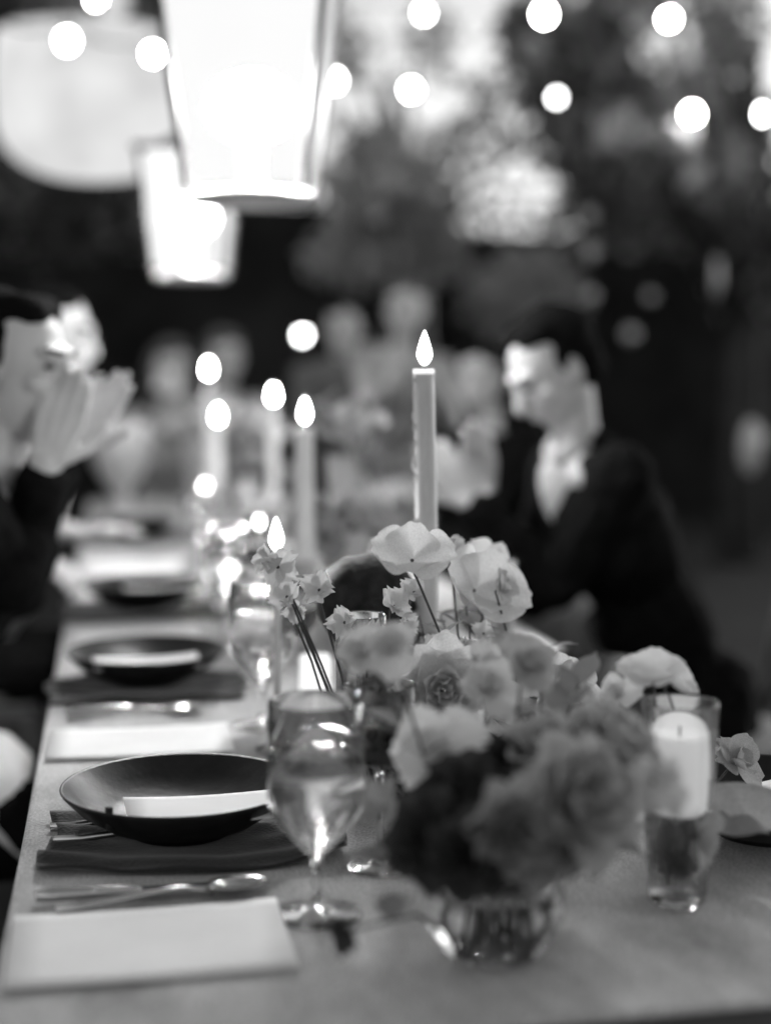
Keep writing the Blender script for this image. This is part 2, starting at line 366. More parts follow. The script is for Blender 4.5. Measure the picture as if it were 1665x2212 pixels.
# ------------------------------------------------------------------ place settings
bowl_prof = [(.0, .004), (.045, .004), (.047, 0), (.055, 0), (.058, .005), (.085, .014), (.112, .032), (.1285, .050), (.1305, .0535), (.1295, .055), (.127, .053), (.110, .037), (.082, .020), (.05, .013), (.0, .012)]
bm = MB(); bm.lathe(bowl_prof, 96); bowl_me = bm.mesh('bowl', 'plate')
def napkin(name, loc, sx, sy, rz, label, seed, curl=0):
    """folded cloth napkin with soft folds, spilling out beyond the plate"""
    rr = random.Random(seed); N = 36; ph = [rr.uniform(0, 6) for _ in range(4)]; b = MB(); vs = []; fs = []
    def hgt(u, v):
        e = max(abs(u), abs(v)) * 2
        f = .5 + .5 * math.sin(v * 26 + 2.2 * math.sin(u * 5 + ph[0]) + ph[1])
        h = .002 + .009 * f * max(0, (e - .35)) / .65 + .004 * max(0, math.sin(u * 9 + ph[2])) * e
        return h + curl * max(0, u - .34) * 1.2 * (v < 0)
    for s in (0, 1):
        for i in range(N + 1):
            for j in range(N + 1):
                u, v = i / N - .5, j / N - .5
                x = u * sx * (1 + .05 * math.sin(v * 7 + ph[3])); y = v * sy * (1 + .07 * math.sin(u * 6 + ph[0]))
                vs.append((x, y, (hgt(u, v) if s else max(0, hgt(u, v) - .0035))))
    M = (N + 1) ** 2
    for i in range(N):
        for j in range(N):
            a = i * (N + 1) + j; c = a + N + 1; fs += [(a, a + 1, c + 1, c), (M + a, M + c, M + c + 1, M + a + 1)]
    for i in range(N):
        a, c = i * (N + 1), (i + 1) * (N + 1); fs.append((a, c, M + c, M + a)); a += N; c += N; fs.append((c, a, M + a, M + c))
        fs.append((i + 1, i, M + i, M + i + 1)); e = N * (N + 1) + i; fs.append((e, e + 1, M + e + 1, M + e))
    b.add(vs, fs); o = b.obj(name, 'napkin', None, True, loc); o.rotation_euler = (0, 0, rz)
    return tag(o, label, 'napkin', 'dark napkins under the bowls')
sets = [(.065, 1.62, 'nearest dark glazed bowl holding a white card beside the front goblet', 'dark napkin draped out from under the nearest bowl'),
        (.045, 2.44, 'second dark bowl with a blurred white card, past the middle menu sheet', 'dark napkin under the second bowl'),
        (.055, 3.24, 'third dark bowl at the left, out of focus with a pale folded card', 'dark napkin under the third bowl'),
        (.06, 4.62, 'farthest dark bowl on the left side of the table', 'dark napkin under the farthest bowl on the left'),
        (.70, 2.16, 'dark bowl at the right edge between the roses and the ribbed glass', 'dark napkin under the bowl at the right edge'),
        (.70, 1.50, 'dark bowl at the right edge of the picture under the sharp pale leaf', 'dark napkin under the bowl nearest on the right')]
for i, (x, y, l1, l2) in enumerate(sets):
    if i in (0, 1, 3, 4): napkin('napkin', (x + .012 if i == 0 else x, y - .02 if i == 0 else y - .04, TZ + .001), .31 if i < 4 else .2, .21, R(-2 + i), l2, i + 3, .05 if i == 0 else 0)
    elif i == 2: napkin('napkin', (x, y - .03, TZ + .001), .33, .26, R(1), l2, 9)
    o = link('dark_bowl', bowl_me, None, (x, y, TZ + .0055)); tag(o, l1, 'bowl', 'dark glazed bowls at the place settings')
cards = [(.11, 1.575, .21, .10, .0365, 'white place card lying in the nearest dark bowl', 3), (.045, 2.40, .17, .11, .036, 'white place card in the second bowl', 2),
         (.10, 3.20, .17, .12, .04, 'pale card folded in the third bowl', 4), (.70, 1.50, .12, .12, .034, 'white card in the bowl at the right edge under the leaf', 10)]
for x, y, a, c_, z, lb, rt in cards:
    b, c, r_ = sheet(x - a / 2, x + a / 2, y - c_ / 2, y + c_ / 2, TZ + .0055 + z, .0015, curl=.006)
    o = b.obj('place_card', 'paper', None, True, c); o.rotation_euler = (0, 0, R(rt)); tag(o, lb, 'card', 'place cards in the bowls')
b = MB(); p0 = Vector((-.012, 1.535, TZ + .037)); b.tube([p0, p0 + Vector((0, 0, .024))], [.0035, .0042], 10)
o = b.obj('cinnamon_stick', 'wick', None, True); tag(o, 'short dark stick standing in the nearest bowl at the left end of the card', 'stick')

# cutlery
def ring_ellipse(b, c, d, side, up, rad, n=10): pass
def knife_mesh():
    h = MB(); h.tube([(0, 0, .006), (.015, 0, .007), (.055, 0, .0068), (.095, 0, .006), (.10, 0, .006)], [.0055, .0072, .0062, .0052, .004], 12)
    bl = MB(); N = 10; vs = []
    for k in range(N + 1):
        u = k / N; x = .10 + .125 * u; wd = .0085 * math.sin(min(1, (1 - u) * 3.2) * PI / 2) + .001
        vs += [(x, -wd, .0045), (x, wd, .0045), (x, wd, .0062), (x, -wd, .0066)]
    fs = [(0, 1, 2, 3), tuple(N * 4 + q for q in (3, 2, 1, 0))]
    for k in range(N):
        for q in range(4): fs.append((k * 4 + q, k * 4 + (q + 1) % 4, k * 4 + 4 + (q + 1) % 4, k * 4 + 4 + q))
    bl.add(vs, fs); rg = MB(); rg.lathe([(.0062, -.002), (.0072, 0), (.0062, .002)], 14)
    rg.v = [(z + .055, y, x + .0068) for x, y, z in rg.v]
    return h, bl, rg
def spoon_mesh(L=.15):
    h = MB(); pts = [(0, 0, .003), (.03, 0, .004), (.09, 0, .010), (.12, 0, .012), (.14, 0, .007), (L, 0, .004)]
    h.tube(pts, [.0052, .0045, .003, .0025, .0026, .004], 10)
    bw_ = MB(); N, M = 12, 8; vs = []; fs = []
    for s in (0, 1):
        for i in range(N + 1):
            for j in range(M + 1):
                u, v = i / N, j / M * 2 - 1; wd = .020 * math.sin(PI * min(1, u * .93 + .07)) ** .6
                q = 1 - abs(v) ** 2; vs.append((L - .004 + u * .058, v * wd, .011 - .008 * q * math.sin(PI * u) + .0012 * s))
    K = (N + 1) * (M + 1)
    for i in range(N):
        for j in range(M):
            a = i * (M + 1) + j; c = a + M + 1; fs += [(a, a + 1, c + 1, c), (K + a, K + c, K + c + 1, K + a + 1)]
    for i in range(N):
        a, c = i * (M + 1), (i + 1) * (M + 1); fs.append((a, c, K + c, K + a)); a += M; c += M; fs.append((c, a, K + a, K + c))
    bw_.add(vs, fs); return h, bw_
def fork_mesh(L=.14):
    h = MB(); h.tube([(0, 0, .003), (.03, 0, .004), (.09, 0, .010), (.12, 0, .010), (L, 0, .005)], [.005, .0045, .003, .0028, .006], 10)
    tn = MB()
    for k in range(4):
        y = (k - 1.5) * .0062; tn.tube([(L - .004, y * .8, .005), (L + .02, y, .003), (L + .055, y, .009)], [.0026, .0018, .001], 6)
    return h, tn
kh, kb, kr = knife_mesh(); sh, sb = spoon_mesh(); fh, ft = fork_mesh()
kme = [kh.mesh('handle', 'steel'), kb.mesh('blade', 'steel'), kr.mesh('collar', 'steel')]
sme = [sh.mesh('handle', 'steel'), sb.mesh('spoon_bowl', 'steel')]; fme = [fh.mesh('handle', 'steel'), ft.mesh('tines', 'steel')]
def cutlery(kindn, x, y, rz, label, z=TZ + .001):
    mes, nm = {'knife': (kme, ('handle', 'blade', 'collar')), 'spoon': (sme, ('handle', 'spoon_bowl')), 'fork': (fme, ('handle', 'tines'))}[kindn]
    t = thing(kindn, label, kindn, (x, y, z), rz, 'cutlery laid beside the bowls')
    for me, n_ in zip(mes, nm): link(n_, me, t)
cutlery('knife', -.082, 1.43, R(1), 'knife lying in front of the nearest bowl')
cutlery('spoon', -.062, 1.398, R(8), 'spoon crossing the knife in front of the nearest bowl')
cutlery('fork', -.078, 1.665, R(-1), 'fork peeping out behind the left rim of the nearest bowl')
cutlery('fork', -.072, 1.60, R(-2), 'small fork tucked under the left rim of the nearest bowl', TZ + .006)
cutlery('knife', -.08, 2.235, R(2), 'blurred knife in front of the second bowl')
cutlery('spoon', -.075, 2.20, R(5), 'blurred spoon in front of the second bowl')

# ------------------------------------------------------------------ glassware
gob = [(0, .0), (.0425, .0), (.0430, .0012), (.040, .0025), (.020, .005), (.007, .010), (.0045, .018), (.0042, .045), (.0060, .055), (.014, .0625), (.030, .081), (.0425, .098), (.0462, .110), (.0467, .125), (.0462, .160), (.0450, .206), (.0445, .2066), (.0440, .206), (.0451, .160), (.0456, .125), (.0450, .110), (.0413, .099), (.0288, .0825), (.0125, .066), (.004, .0615), (0, .061)]
gb = MB(); gb.lathe(gob, 64); gob_me = gb.mesh('goblet', 'glass')
wt = MB(); wt.lathe([(0, .0609), (.0041, .0613), (.0127, .0658), (.0290, .0823), (.0415, .0989), (.0452, .110), (.0458, .125), (.0453, .160), (.0445, .1595), (0, .1593)], 64); wat_me = wt.mesh('water', 'water')
gobs = [(.181, 1.356, 1, 'large clear water goblet in front of the nearest bowl'), (.204, 2.123, 1.03, 'clear goblet beside the white votive candle, sparkling'),
        (.22, 2.95, 1, 'blurred goblet at the third place setting'), (.62, 2.42, .95, 'goblet at the right edge beyond the roses'), (.215, 3.75, 1, 'goblet far down the left side near the farthest menu')]
for x, y, s, lb in gobs:
    t = thing('goblet', lb, 'glass', (x, y, TZ), 0, 'water goblets'); t.scale = (s, s, s)
    link('glass_body', gob_me, t); link('water', wat_me, t)
win = [(0, 0), (.034, 0), (.0345, .001), (.031, .002), (.012, .005), (.0045, .010), (.0036, .02), (.0036, .095), (.006, .104), (.020, .110), (.034, .124), (.040, .145), (.0405, .165), (.038, .192), (.0374, .1924), (.0370, .192), (.0394, .165), (.0388, .145), (.033, .1255), (.019, .1125), (0, .109)]
gb = MB(); gb.lathe(win, 56); win_me = gb.mesh('wine_glass', 'glass')
wt = MB(); wt.lathe([(0, .1089), (.0192, .1124), (.0332, .1254), (.0390, .145), (.0391, .149), (0, .1488)], 56); MT['wine'] = mat('dark_wine', .02, 0, trans=.85, ior=1.34); wine_me = wt.mesh('wine', 'wine')
for x, y, lb in [(.264, 1.478, 'wine glass standing just behind the front goblet'), (.27, 2.26, 'wine glass behind the sparkling goblet'), (.29, 3.12, 'blurred wine glass at the third setting'), (.55, 2.2, 'wine glass behind the roses on the right')]:
    t = thing('wine_glass', lb, 'glass', (x, y, TZ), 0, 'wine glasses'); link('glass_body', win_me, t); link('wine', wine_me, t)
# front globe vase
gv = [(0, 0), (.030, 0), (.046, .006), (.058, .022), (.0625, .045), (.060, .068), (.050, .088), (.042, .095), (.045, .101), (.0435, .1015), (.0405, .095), (.0485, .087), (.0582, .068), (.0607, .045), (.0565, .023), (.045, .0085), (.030, .004), (0, .0035)]
v0 = Vector((.322, 1.232, TZ))
t = thing('globe_vase', 'round clear glass vase of water holding the dark bouquet in front', 'vase', v0)
b = MB(); b.lathe(gv, 72); b.obj('glass_body', 'glass', t)
b = MB(); b.lathe([(0, .0034), (.0302, .0039), (.0452, .0084), (.0567, .0229), (.0609, .045), (.0590, .062), (0, .0618)], 72); b.obj('water', 'water', t)
# ribbed vase
v1 = Vector((.528, 1.325, TZ))
t = thing('ribbed_candle_glass', 'tall ribbed clear glass on the right holding a floating candle', 'candle holder', v1)
b = MB(); b.lathe([(0, 0), (.024, 0), (.0275, .004), (.030, .05), (.034, .12), (.0362, .196), (.0355, .198), (.0345, .196), (.0322, .12), (.0283, .05), (.025, .012), (0, .011)], 96, rib=.018); b.obj('glass_body', 'glass', t)
b = MB(); b.lathe([(0, .0108), (.0252, .0118), (.0287, .05), (.0310, .095), (0, .0948)], 64); b.obj('water', 'water', t)
t = t_float = thing('floating_candle', 'short white candle sunk inside the ribbed glass on the right', 'candle', v1 + Vector((0, 0, .088)))
b = MB(); b.lathe([(0, 0), (.022, 0), (.0272, .008), (.0296, .074), (.028, .078), (.024, .075), (0, .071)], 32); b.obj('wax', 'glowwax', t)
b = MB(); b.tube([(0, 0, .069), (0, 0, .079)], .001, 6); b.obj('wick', 'wick', t)
# clear cylinder bud vase
def bud(loc, r, h, label):
    t = thing('bud_vase', label, 'vase', loc, 0, 'clear bud vases')
    b = MB(); b.lathe([(0, 0), (r - .001, 0), (r, .003), (r, h), (r - .0006, h + .001), (r - .0022, h), (r - .0022, .008), (0, .007)], 48); b.obj('glass_body', 'glass', t)
    b = MB(); b.lathe([(0, .0069), (r - .002, .0079), (r - .002, h * .6), (0, h * .6 - .0002)], 48); b.obj('water', 'water', t); return t
v2 = Vector((at(780, 1330, 1.70).x, 1.70, TZ)); v2h = at(780, 1330, 1.70).z - TZ
bud(v2, .030, v2h, 'clear cylinder vase of sweet peas in the middle of the table')
v3 = Vector((at(1470, 1600, 1.42).x, 1.42, TZ)); bud(v3, .022, .13, 'small clear vase hidden behind the ribbed candle glass')
v4 = Vector((at(1040, 1500, 1.67).x, 1.67, TZ))
t = thing('flower_bowl', 'low dark stoneware bowl under the mid table roses', 'vase', v4)
b = MB(); b.lathe([(0, 0), (.045, 0), (.05, .004), (.075, .05), (.08, .085), (.078, .086), (.074, .083), (.068, .05), (.045, .01), (0, .01)], 56); b.obj('ceramic_body', 'ceramic', t)
# smoked goblet, hammered tumbler, crackled votive
c = at(792, 1302, 1.88); rr_ = 1.22
t = thing('smoked_goblet', 'dark smoked round goblet behind the sweet peas', 'glass', (c.x, c.y, TZ))
hb = c.z - TZ
pr = [(0, 0), (.035, 0), (.036, .002), (.012, .006), (.006, .02), (.006, hb - .092)] + [(a_ * rr_, hb + z_ * rr_) for a_, z_ in [(.014, -.062), (.036, -.040), (.050, -.018), (.0535, 0), (.051, .02), (.042, .036), (.025, .048), (.0, .052)]]
b = MB(); b.lathe(pr, 56); b.obj('glass_body', 'smoke', t)
c = at(1076, 1300, 2.05); t = thing('hammered_tumbler', 'grey hammered glass tumbler to the right of the tall white blooms', 'glass', (c.x, c.y, TZ)); h = c.z - TZ
b = MB(); b.lathe([(0, 0), (.020, 0), (.021, .003), (.0225, h), (.0215, h + .001), (.0205, h), (.019, .01), (0, .009)], 40); b.obj('glass_body', 'hammered', t)
c = tab(880, 1745); t = thing('crackled_votive', 'dark crackled glass votive half hidden behind the dark blooms', 'candle holder', (c.x, c.y, TZ))
b = MB(); b.lathe([(0, 0), (.030, 0), (.032, .003), (.031, .065), (.030, .066), (.0285, .064), (.028, .01), (0, .01)], 40); b.obj('glass_body', 'darktex', t)
# urn far down the table
c = tab(262, 1122); t = thing('footed_urn', 'blurred footed glass urn far down the left edge', 'vase', c)
MT['opal'] = mat('opal_glass', .55, .3, trans=.25)
b = MB(); b.lathe([(0, 0), (.10, 0), (.10, .02), (.03, .04), (.025, .09), (.06, .13), (.10, .20), (.112, .27), (.105, .34), (.098, .34), (.10, .27), (.09, .20), (.04, .13), (0, .12)], 40); b.obj('glass_body', 'opal', t)

# ------------------------------------------------------------------ candles
def flame_mesh(h=.046, r=.0115):
    b = MB(); b.lathe([(.0008, 0), (r * .62, h * .10), (r, h * .30), (r * .9, h * .48), (r * .5, h * .74), (.0006, h)], 12); return b.mesh('flame', 'flame')
fl_me = flame_mesh(); fl_small = flame_mesh(.021, .0062)
def taper(loc, top, r, label, holder=.17, lean=0, drips=False):
    t = thing('taper_candle', label, 'candle', loc, 0, 'tall taper candles'); H = top - loc[2]
    b = MB(); b.lathe([(0, 0), (.045, 0), (.046, .004), (.02, .012), (.009, .03), (.008, holder * .5), (.013, holder * .55), (.008, holder * .6), (.009, holder - .03), (r + .006, holder - .012), (r + .006, holder + .008), (r + .001, holder + .008), (r + .001, holder - .004), (0, holder - .004)], 32)
    b.obj('candlestick', 'brass', t)
    b = MB(); N = 14; pts = [(lean * ((k / N) ** 1.3), 0, holder - .003 + (H - holder) * k / N) for k in range(N + 1)]
    b.tube(pts, [r * (1.14 - .16 * k / N) for k in range(N)] + [r * .97], 24); wax = b.obj('wax', 'wax', t)
    if drips:
        d = MB(); rr = random.Random(4); x = lean - r
        for k in range(16):
            z = H - .01 - .02 * k - rr.uniform(0, .008); xx = lean * (((z - holder) / (H - holder)) ** 1.3) - r * (1.14 - .16 * (z - holder) / (H - holder)); s = rr.uniform(.0018, .0048 if k in (5, 6, 9) else .003)
            d.ball((xx + .0002, rr.uniform(-.004, .001), z), (s, s, s * 2.6), n=10, m=7)
        d.obj('wax_drip', 'wax', wax)
        c = MB(); c.lathe([(r * .3, 0), (r * .98, .001), (r * 1.02, .004), (r * .96, .0065), (r * .84, .005), (r * .3, .002)], 24, (lean, 0, H - .004)); c.obj('rim', 'waxlit', wax)
    b = MB(); b.tube([(lean, 0, H - .002), (lean + .001, 0, H + .009)], .0011, 6); b.obj('wick', 'wick', t)
    link('flame', fl_me, t, (lean + .001, 0, H + .006)); return t
def taper_at(px, py, Y, r, label, **k):
    p = at(px, py, Y); return taper((p.x - k.get('lean', 0), Y, TZ), p.z, r, label, **k)
taper_at(915, 802, 1.86, .0136, 'tall lit taper with wax drips, sharpest of the candles', lean=-.006, drips=True)
taper_at(657, 922, 2.62, .0165, 'second lit taper, blurred, left of the sharp one')
taper_at(590, 875, 3.9, .013, 'lit taper farther back just left of the second taper')
taper_at(450, 815, 4.6, .013, 'highest of the far blurred tapers on the left')
taper_at(470, 918, 4.2, .013, 'far blurred taper below the highest one')
def votive_at(px, py, Y, label, h=None, r=.026):
    p = at(px, py, Y); H = p.z - TZ
    t = thing('votive_candle', label, 'candle', (p.x, Y, TZ), 0, 'small votive candles')
    hs = max(.0, H - .05)
    b = MB(); b.lathe([(0, 0), (r + .003, 0), (r + .003, .004), (.008, .01) if hs > .05 else (r + .003, .006), (.008, hs) if hs > .05 else (r + .003, .008), (r + .004, hs + .006) if hs > .05 else (r + .004, .010), (r + .004, H + .02), (r + .0028, H + .02), (r + .0026, hs + .010) if hs > .05 else (r + .0026, .012), (0, hs + .010) if hs > .05 else (0, .012)], 32)
    b.obj('glass_holder', 'glass', t)
    z0 = hs + .0102 if hs > .05 else .0122
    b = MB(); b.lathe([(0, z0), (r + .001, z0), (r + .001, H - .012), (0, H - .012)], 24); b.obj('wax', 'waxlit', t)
    b = MB(); b.tube([(0, 0, H - .013), (0, 0, H - .003)], .001, 6); b.obj('wick', 'wick', t)
    link('flame', fl_small, t, (0, 0, H - .006)); return t
votive_at(782, 1198, 3.3, 'small votive glowing above the smoked goblet')
votive_at(560, 1135, 3.1, 'votive on a stem left of the second taper foot')
votive_at(470, 1238, 3.35, 'votive added for a glint low among the far glasses')  # flames here and on the next line added in place of glints
votive_at(495, 1250, 3.2, 'votive added for a glint beside the low far one, a little to its right')
votive_at(443, 1055, 4.3, 'upper of two overlapping far votives')
votive_at(441, 1090, 4.1, 'lower of two overlapping far votives, added for a flame reflection')  # extra flame standing for the reflection of the one above
votive_at(450, 1190, 3.6, 'votive added for a glint near the farthest menu sheet')  # flame added in place of a faint glint
p = at(597, 1188, 1.98)
t = thing('thin_candle', 'thin small candle with a narrow sharp flame above the sweet peas', 'candle', (p.x, p.y, TZ))
H = p.z - TZ
b = MB(); b.lathe([(0, 0), (.03, 0), (.03, .003), (.006, .008), (.005, .05), (.008, .055), (.008, .065), (0, .065)], 24); b.obj('candlestick', 'brass', t)
b = MB(); b.tube([(0, 0, .064), (0, 0, H)], [.005, .0045], 14); b.obj('wax', 'wax', t)
link('flame', fl_me, t, (0, 0, H - .002))
p = tab(685, 1540)
t = thing('pillar_candle', 'short white pillar candle glowing behind the front goblet', 'candle', (at(680, 1470, 2.2).x, 2.2, TZ))
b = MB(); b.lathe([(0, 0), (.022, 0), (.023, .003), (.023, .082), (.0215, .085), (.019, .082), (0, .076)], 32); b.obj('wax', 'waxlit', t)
b = MB(); b.tube([(0, 0, .075), (0, 0, .082)], .001, 6); b.obj('wick', 'wick', t); 

# ------------------------------------------------------------------ flowers
def petal(w, L, cup, curl, ruf=0, seed=0, N=7, point=0):
    """one petal growing up z from the origin, hollow side towards -y (the flower's axis)"""
    rr = random.Random(seed); ph = rr.uniform(0, 6); b = MB(); vs = []; fs = []
    for i in range(N + 1):
        v = i / N
        wd = w * (math.sin(PI * (v * .80 + .06)) ** .75 if not point else math.sin(PI * min(1, v * .92 + .04)) ** .9)
        for j in range(N + 1):
            u = j / N * 2 - 1
            x = u * wd; y = cup * w * (1 - u * u) * math.sin(PI * v * .55 + .2) * 1.0 + curl * L * v ** 3
            y += ruf * w * v * v * math.sin(u * 7 + ph + v * 2)
            z = L * v * (1 - .12 * u * u * v) + ruf * w * .5 * v * math.cos(u * 9 + ph)
            vs.append((x, y, z))
    for i in range(N):
        for j in range(N): a = i * (N + 1) + j; fs.append((a, a + 1, a + N + 2, a + N + 1))
    return b.add(vs, fs)
SPEC = {}
def petals_for(kindn):
    """list of (petal variant, tilt, angle, scale, base radius) for a flower of diameter 1"""
    rr = random.Random(hash(kindn) % 99 if False else len(kindn) * 7); out = []
    if kindn == 'rose':
        k = 0
        for ring, (n_, tilt, s, br) in enumerate([(3, -6, .55, .02), (4, 4, .62, .05), (5, 14, .72, .08), (5, 28, .85, .11), (6, 46, .95, .13), (6, 66, 1.0, .14)]):
            for i in range(n_): out.append((ring % 2, tilt + rr.uniform(-5, 5), 360 * i / n_ + ring * 33 + rr.uniform(-8, 8), s * rr.uniform(.93, 1.07), br))
    elif kindn == 'open':
        for ring, (n_, tilt, s, br) in enumerate([(3, 22, .62, .02), (5, 52, 1.0, .03)]):
            for i in range(n_): out.append(((ring + i) % 2, tilt + rr.uniform(-20, 22), 360 * i / n_ + ring * 30 + rr.uniform(-18, 18), s * rr.uniform(.8, 1.15), br))
    elif kindn == 'poppy':
        for tilt, a, s in [(24, 20, .9), (38, 110, 1.0), (30, 205, .95), (46, 290, 1.05)]: out.append((len(out) % 2, tilt + rr.uniform(-6, 6), a, s, .01))
    elif kindn == 'pea':
        for tilt, a, s in [(10, 180, .62), (55, 10, 1.0), (48, 75, .9), (60, -60, .9), (28, 200, .7)]: out.append((len(out) % 2, tilt + rr.uniform(-6, 6), a, s, .01))
    elif kindn == 'dahlia':
        for ring, (n_, tilt, s, br) in enumerate([(6, 4, .5, .02), (9, 22, .66, .04), (11, 42, .8, .06), (13, 62, .92, .07), (13, 84, 1.0, .07), (10, 106, .95, .06)]):
            for i in range(n_): out.append((ring % 2, tilt + rr.uniform(-5, 5), 360 * i / n_ + ring * 17, s * rr.uniform(.93, 1.06), br))
    return out
PM = {}
def petal_meshes(kindn, m):
    key = (kindn, m)
    if key not in PM:
        if kindn == 'rose': l = [petal(.25, .50, .55, .16, .05, 1), petal(.27, .48, .6, .24, .07, 2)]
        elif kindn == 'open': l = [petal(.36, .60, .42, .14, .09, 3, 9), petal(.40, .58, .30, .22, .12, 4, 9)]
        elif kindn == 'poppy': l = [petal(.46, .62, .30, .10, .05, 25, 10), petal(.42, .66, .22, .16, .07, 26, 10)]
        elif kindn == 'pea': l = [petal(.38, .64, .30, .12, .26, 5, 9), petal(.30, .55, .5, .2, .3, 15, 9)]
        else: l = [petal(.085, .46, .8, .05, .03, 6, 5, 1), petal(.095, .48, .8, .10, .03, 7, 5, 1)]
        PM[key] = [x.mesh('petal', m) for x in l]
    return PM[key]
def frame(direction):
    d = Vector(direction).normalized(); return d.to_track_quat('Z', 'Y').to_matrix().to_4x4()
def flower(kindn, pos, size, direction, m, label, foot, sway=.02, leafy=1, joined=False, name=None, group='blooms in the table flowers'):
    """thing > petal (many), stem, leaf; root at the foot of the stem"""
    foot = Vector(foot); pos = Vector(pos); rr = random.Random(int(pos.x * 9999) ^ int(pos.z * 7777))
    nm = name or {'rose': 'rose', 'open': 'open_bloom', 'pea': 'sweet_pea', 'dahlia': 'dahlia', 'poppy': 'poppy'}[kindn]
    t = thing(nm, label, 'flower', foot, 0, group)
    T = Matrix.Translation(pos - foot) @ frame(direction) @ Matrix.Rotation(rr.uniform(0, 6), 4, 'Z')
    pm = petal_meshes(kindn, m); J = MB() if joined else None
    for var, tilt, ang, s, br in petals_for(kindn):
        M = T @ Matrix.Rotation(R(ang), 4, 'Z') @ Matrix.Translation((0, br * size * .3, 0)) @ Matrix.Rotation(R(-tilt), 4, 'X') @ Matrix.Scale(size * s, 4)
        me = pm[var % len(pm)]
        if joined: J.add([M @ v.co for v in me.vertices], [tuple(p.vertices) for p in me.polygons])
        else: link('petal', me, t, mtx=M)
    if joined: J.obj('petals', m, t)
    if kindn in ('open', 'dahlia'):
        b = MB(); b.ball((0, 0, .03 * size), (.045 * size, .045 * size, .06 * size), n=10, m=7); b.v = [tuple(T @ Vector(v)) for v in b.v]; b.obj('flower_centre', m, t)
    d = Vector(direction).normalized(); b = MB(); e = pos - foot
    mid = e * .5 + Vector((rr.uniform(-sway, sway), rr.uniform(-sway, sway), .02))
    b.tube([Vector((0, 0, 0)), mid * .5, mid, e - d * size * .25, e], [.0016, .0016, .0015, .0013, .0022], 6); b.obj('stem', 'stem', t)
    for i in range(leafy):
        q = mid.lerp(e, rr.random() * .6 + .1); leaf_part(t, q, rr, .03 + rr.random() * .02)
    return t
LM = {}
def leaf_mesh(m='leaf'):
    if m not in LM: b = petal(.30, 1, .12, .18, .06, 9, 7, 1); LM[m] = b.mesh('leaf', m)
    return LM[m]
def leaf_part(t, q, rr, s, m='leaf'):
    M = Matrix.Translation(q) @ Matrix.Rotation(rr.uniform(0, 6.28), 4, 'Z') @ Matrix.Rotation(-R(rr.uniform(25, 85)), 4, 'X') @ Matrix.Scale(s, 4)
    return link('leaf', leaf_mesh(m), t, mtx=M)
def sprig(pos, foot, label, n_=9, s=.03, m='leaf', spread=.03):
    foot = Vector(foot); e = Vector(pos) - foot; rr = random.Random(int(pos[0] * 8888) ^ n_)
    t = thing('greenery_sprig', label, 'greenery', foot, 0, 'leafy sprigs in the table flowers')
    mid = e * .5 + Vector((0, 0, .015)); b = MB(); b.tube([(0, 0, 0), mid, e], [.0016, .0014, .0008], 6); b.obj('stem', 'stem', t)
    for i in range(n_):
        u = .35 + .65 * i / max(1, n_ - 1); q = mid.lerp(e, (u - .3) / .7) if u > .3 else mid
        leaf_part(t, q, rr, s * rr.uniform(.7, 1.2), m)
    return t
toc = Vector((-.1, -1, .35))     # blooms turned towards this end of the table
def foot_in(v, k, r=.02, z=.012):
    a = k * 2.4; return Vector((v.x + r * math.cos(a), v.y + r * math.sin(a), v.z + z))
def D(x, y, z): return Vector((x, y, z))
# the dark bouquet in front
front = [('rose', 935, 1815, 1.24, .078, (-.5, -.6, .5), 'p_dark', 'dark ranunculus at the left of the front bouquet, hanging over the glass'),
         ('rose', 1015, 1725, 1.27, .080, (-.1, -.5, .8), 'p_dark', 'dark ranunculus at the top of the front bouquet'),
         ('rose', 1010, 1850, 1.20, .066, (-.2, -.9, .2), 'p_dark', 'lowest dark ranunculus of the front bouquet'),
         ('rose', 1105, 1800, 1.19, .070, (.1, -.9, .2), 'p_grey', 'dusky rose low in the front bouquet beside the dark blooms'),
         ('rose', 1245, 1735, 1.22, .105, (.3, -.9, .4), 'p_mid', 'large dusky rose on the right of the front bouquet'),
         ('rose', 1185, 1640, 1.30, .085, (0, -.4, 1), 'p_mid', 'dusky rose at the top centre of the front bouquet'),
         ('rose', 1320, 1610, 1.28, .085, (.5, -.4, .7), 'p_mid', 'soft grey rose at the right shoulder of the front bouquet'),
         ('dahlia', 1086, 1628, 1.30, .042, (0, -.6, .7), 'p_dark', 'small nearly black dahlia bud between pale blooms'),
         ('open', 940, 1625, 1.36, .070, (-.5, -.7, .5), 'p_white', 'white open bloom on the left above the dark blooms'),
         ('pea', 830, 1745, 1.33, .045, (-.8, -.3, .3), 'p_mid', 'small grey bloom at the far left of the front bouquet'),
         ('open', 1190, 1830, 1.20, .055, (.6, -.7, -.1), 'p_grey', 'small dull bloom low on the right of the front bouquet'),
         ('pea', 1270, 1840, 1.25, .045, (.9, -.3, 0), 'p_grey', 'drooping grey bloom right of the globe vase'),
         ('open', 1055, 1490, 1.42, .048, (0, -.7, .6), 'p_pale', 'pale open bloom above the white one, blurred'),
         ('open', 1140, 1440, 1.38, .052, (.2, -.7, .6), 'p_mid', 'grey open bloom at the top of the front bouquet'),
         ('pea', 1410, 1690, 1.22, .055, (.4, -.8, .3), 'p_pale', 'small pale bloom hanging in front of the ribbed glass'),
         ('open', 845, 1400, 1.38, .044, (-.3, -.7, .6), 'p_pale', 'pale blurred bloom before the clear bud vase'),
         ('open', 785, 1410, 1.42, .04, (-.5, -.7, .5), 'p_pale', 'pale blurred bloom left of its twin before the bud vase'),
         ('pea', 750, 2010, 1.22, .035, (-.7, -.5, .1), 'p_dark', 'dark drooping bud hanging beside the goblet foot'),
         ('pea', 1040, 1440, 1.5, .045, (0, -.7, .7), 'p_pale', 'small pale pea bloom behind the tall pale bloom')]
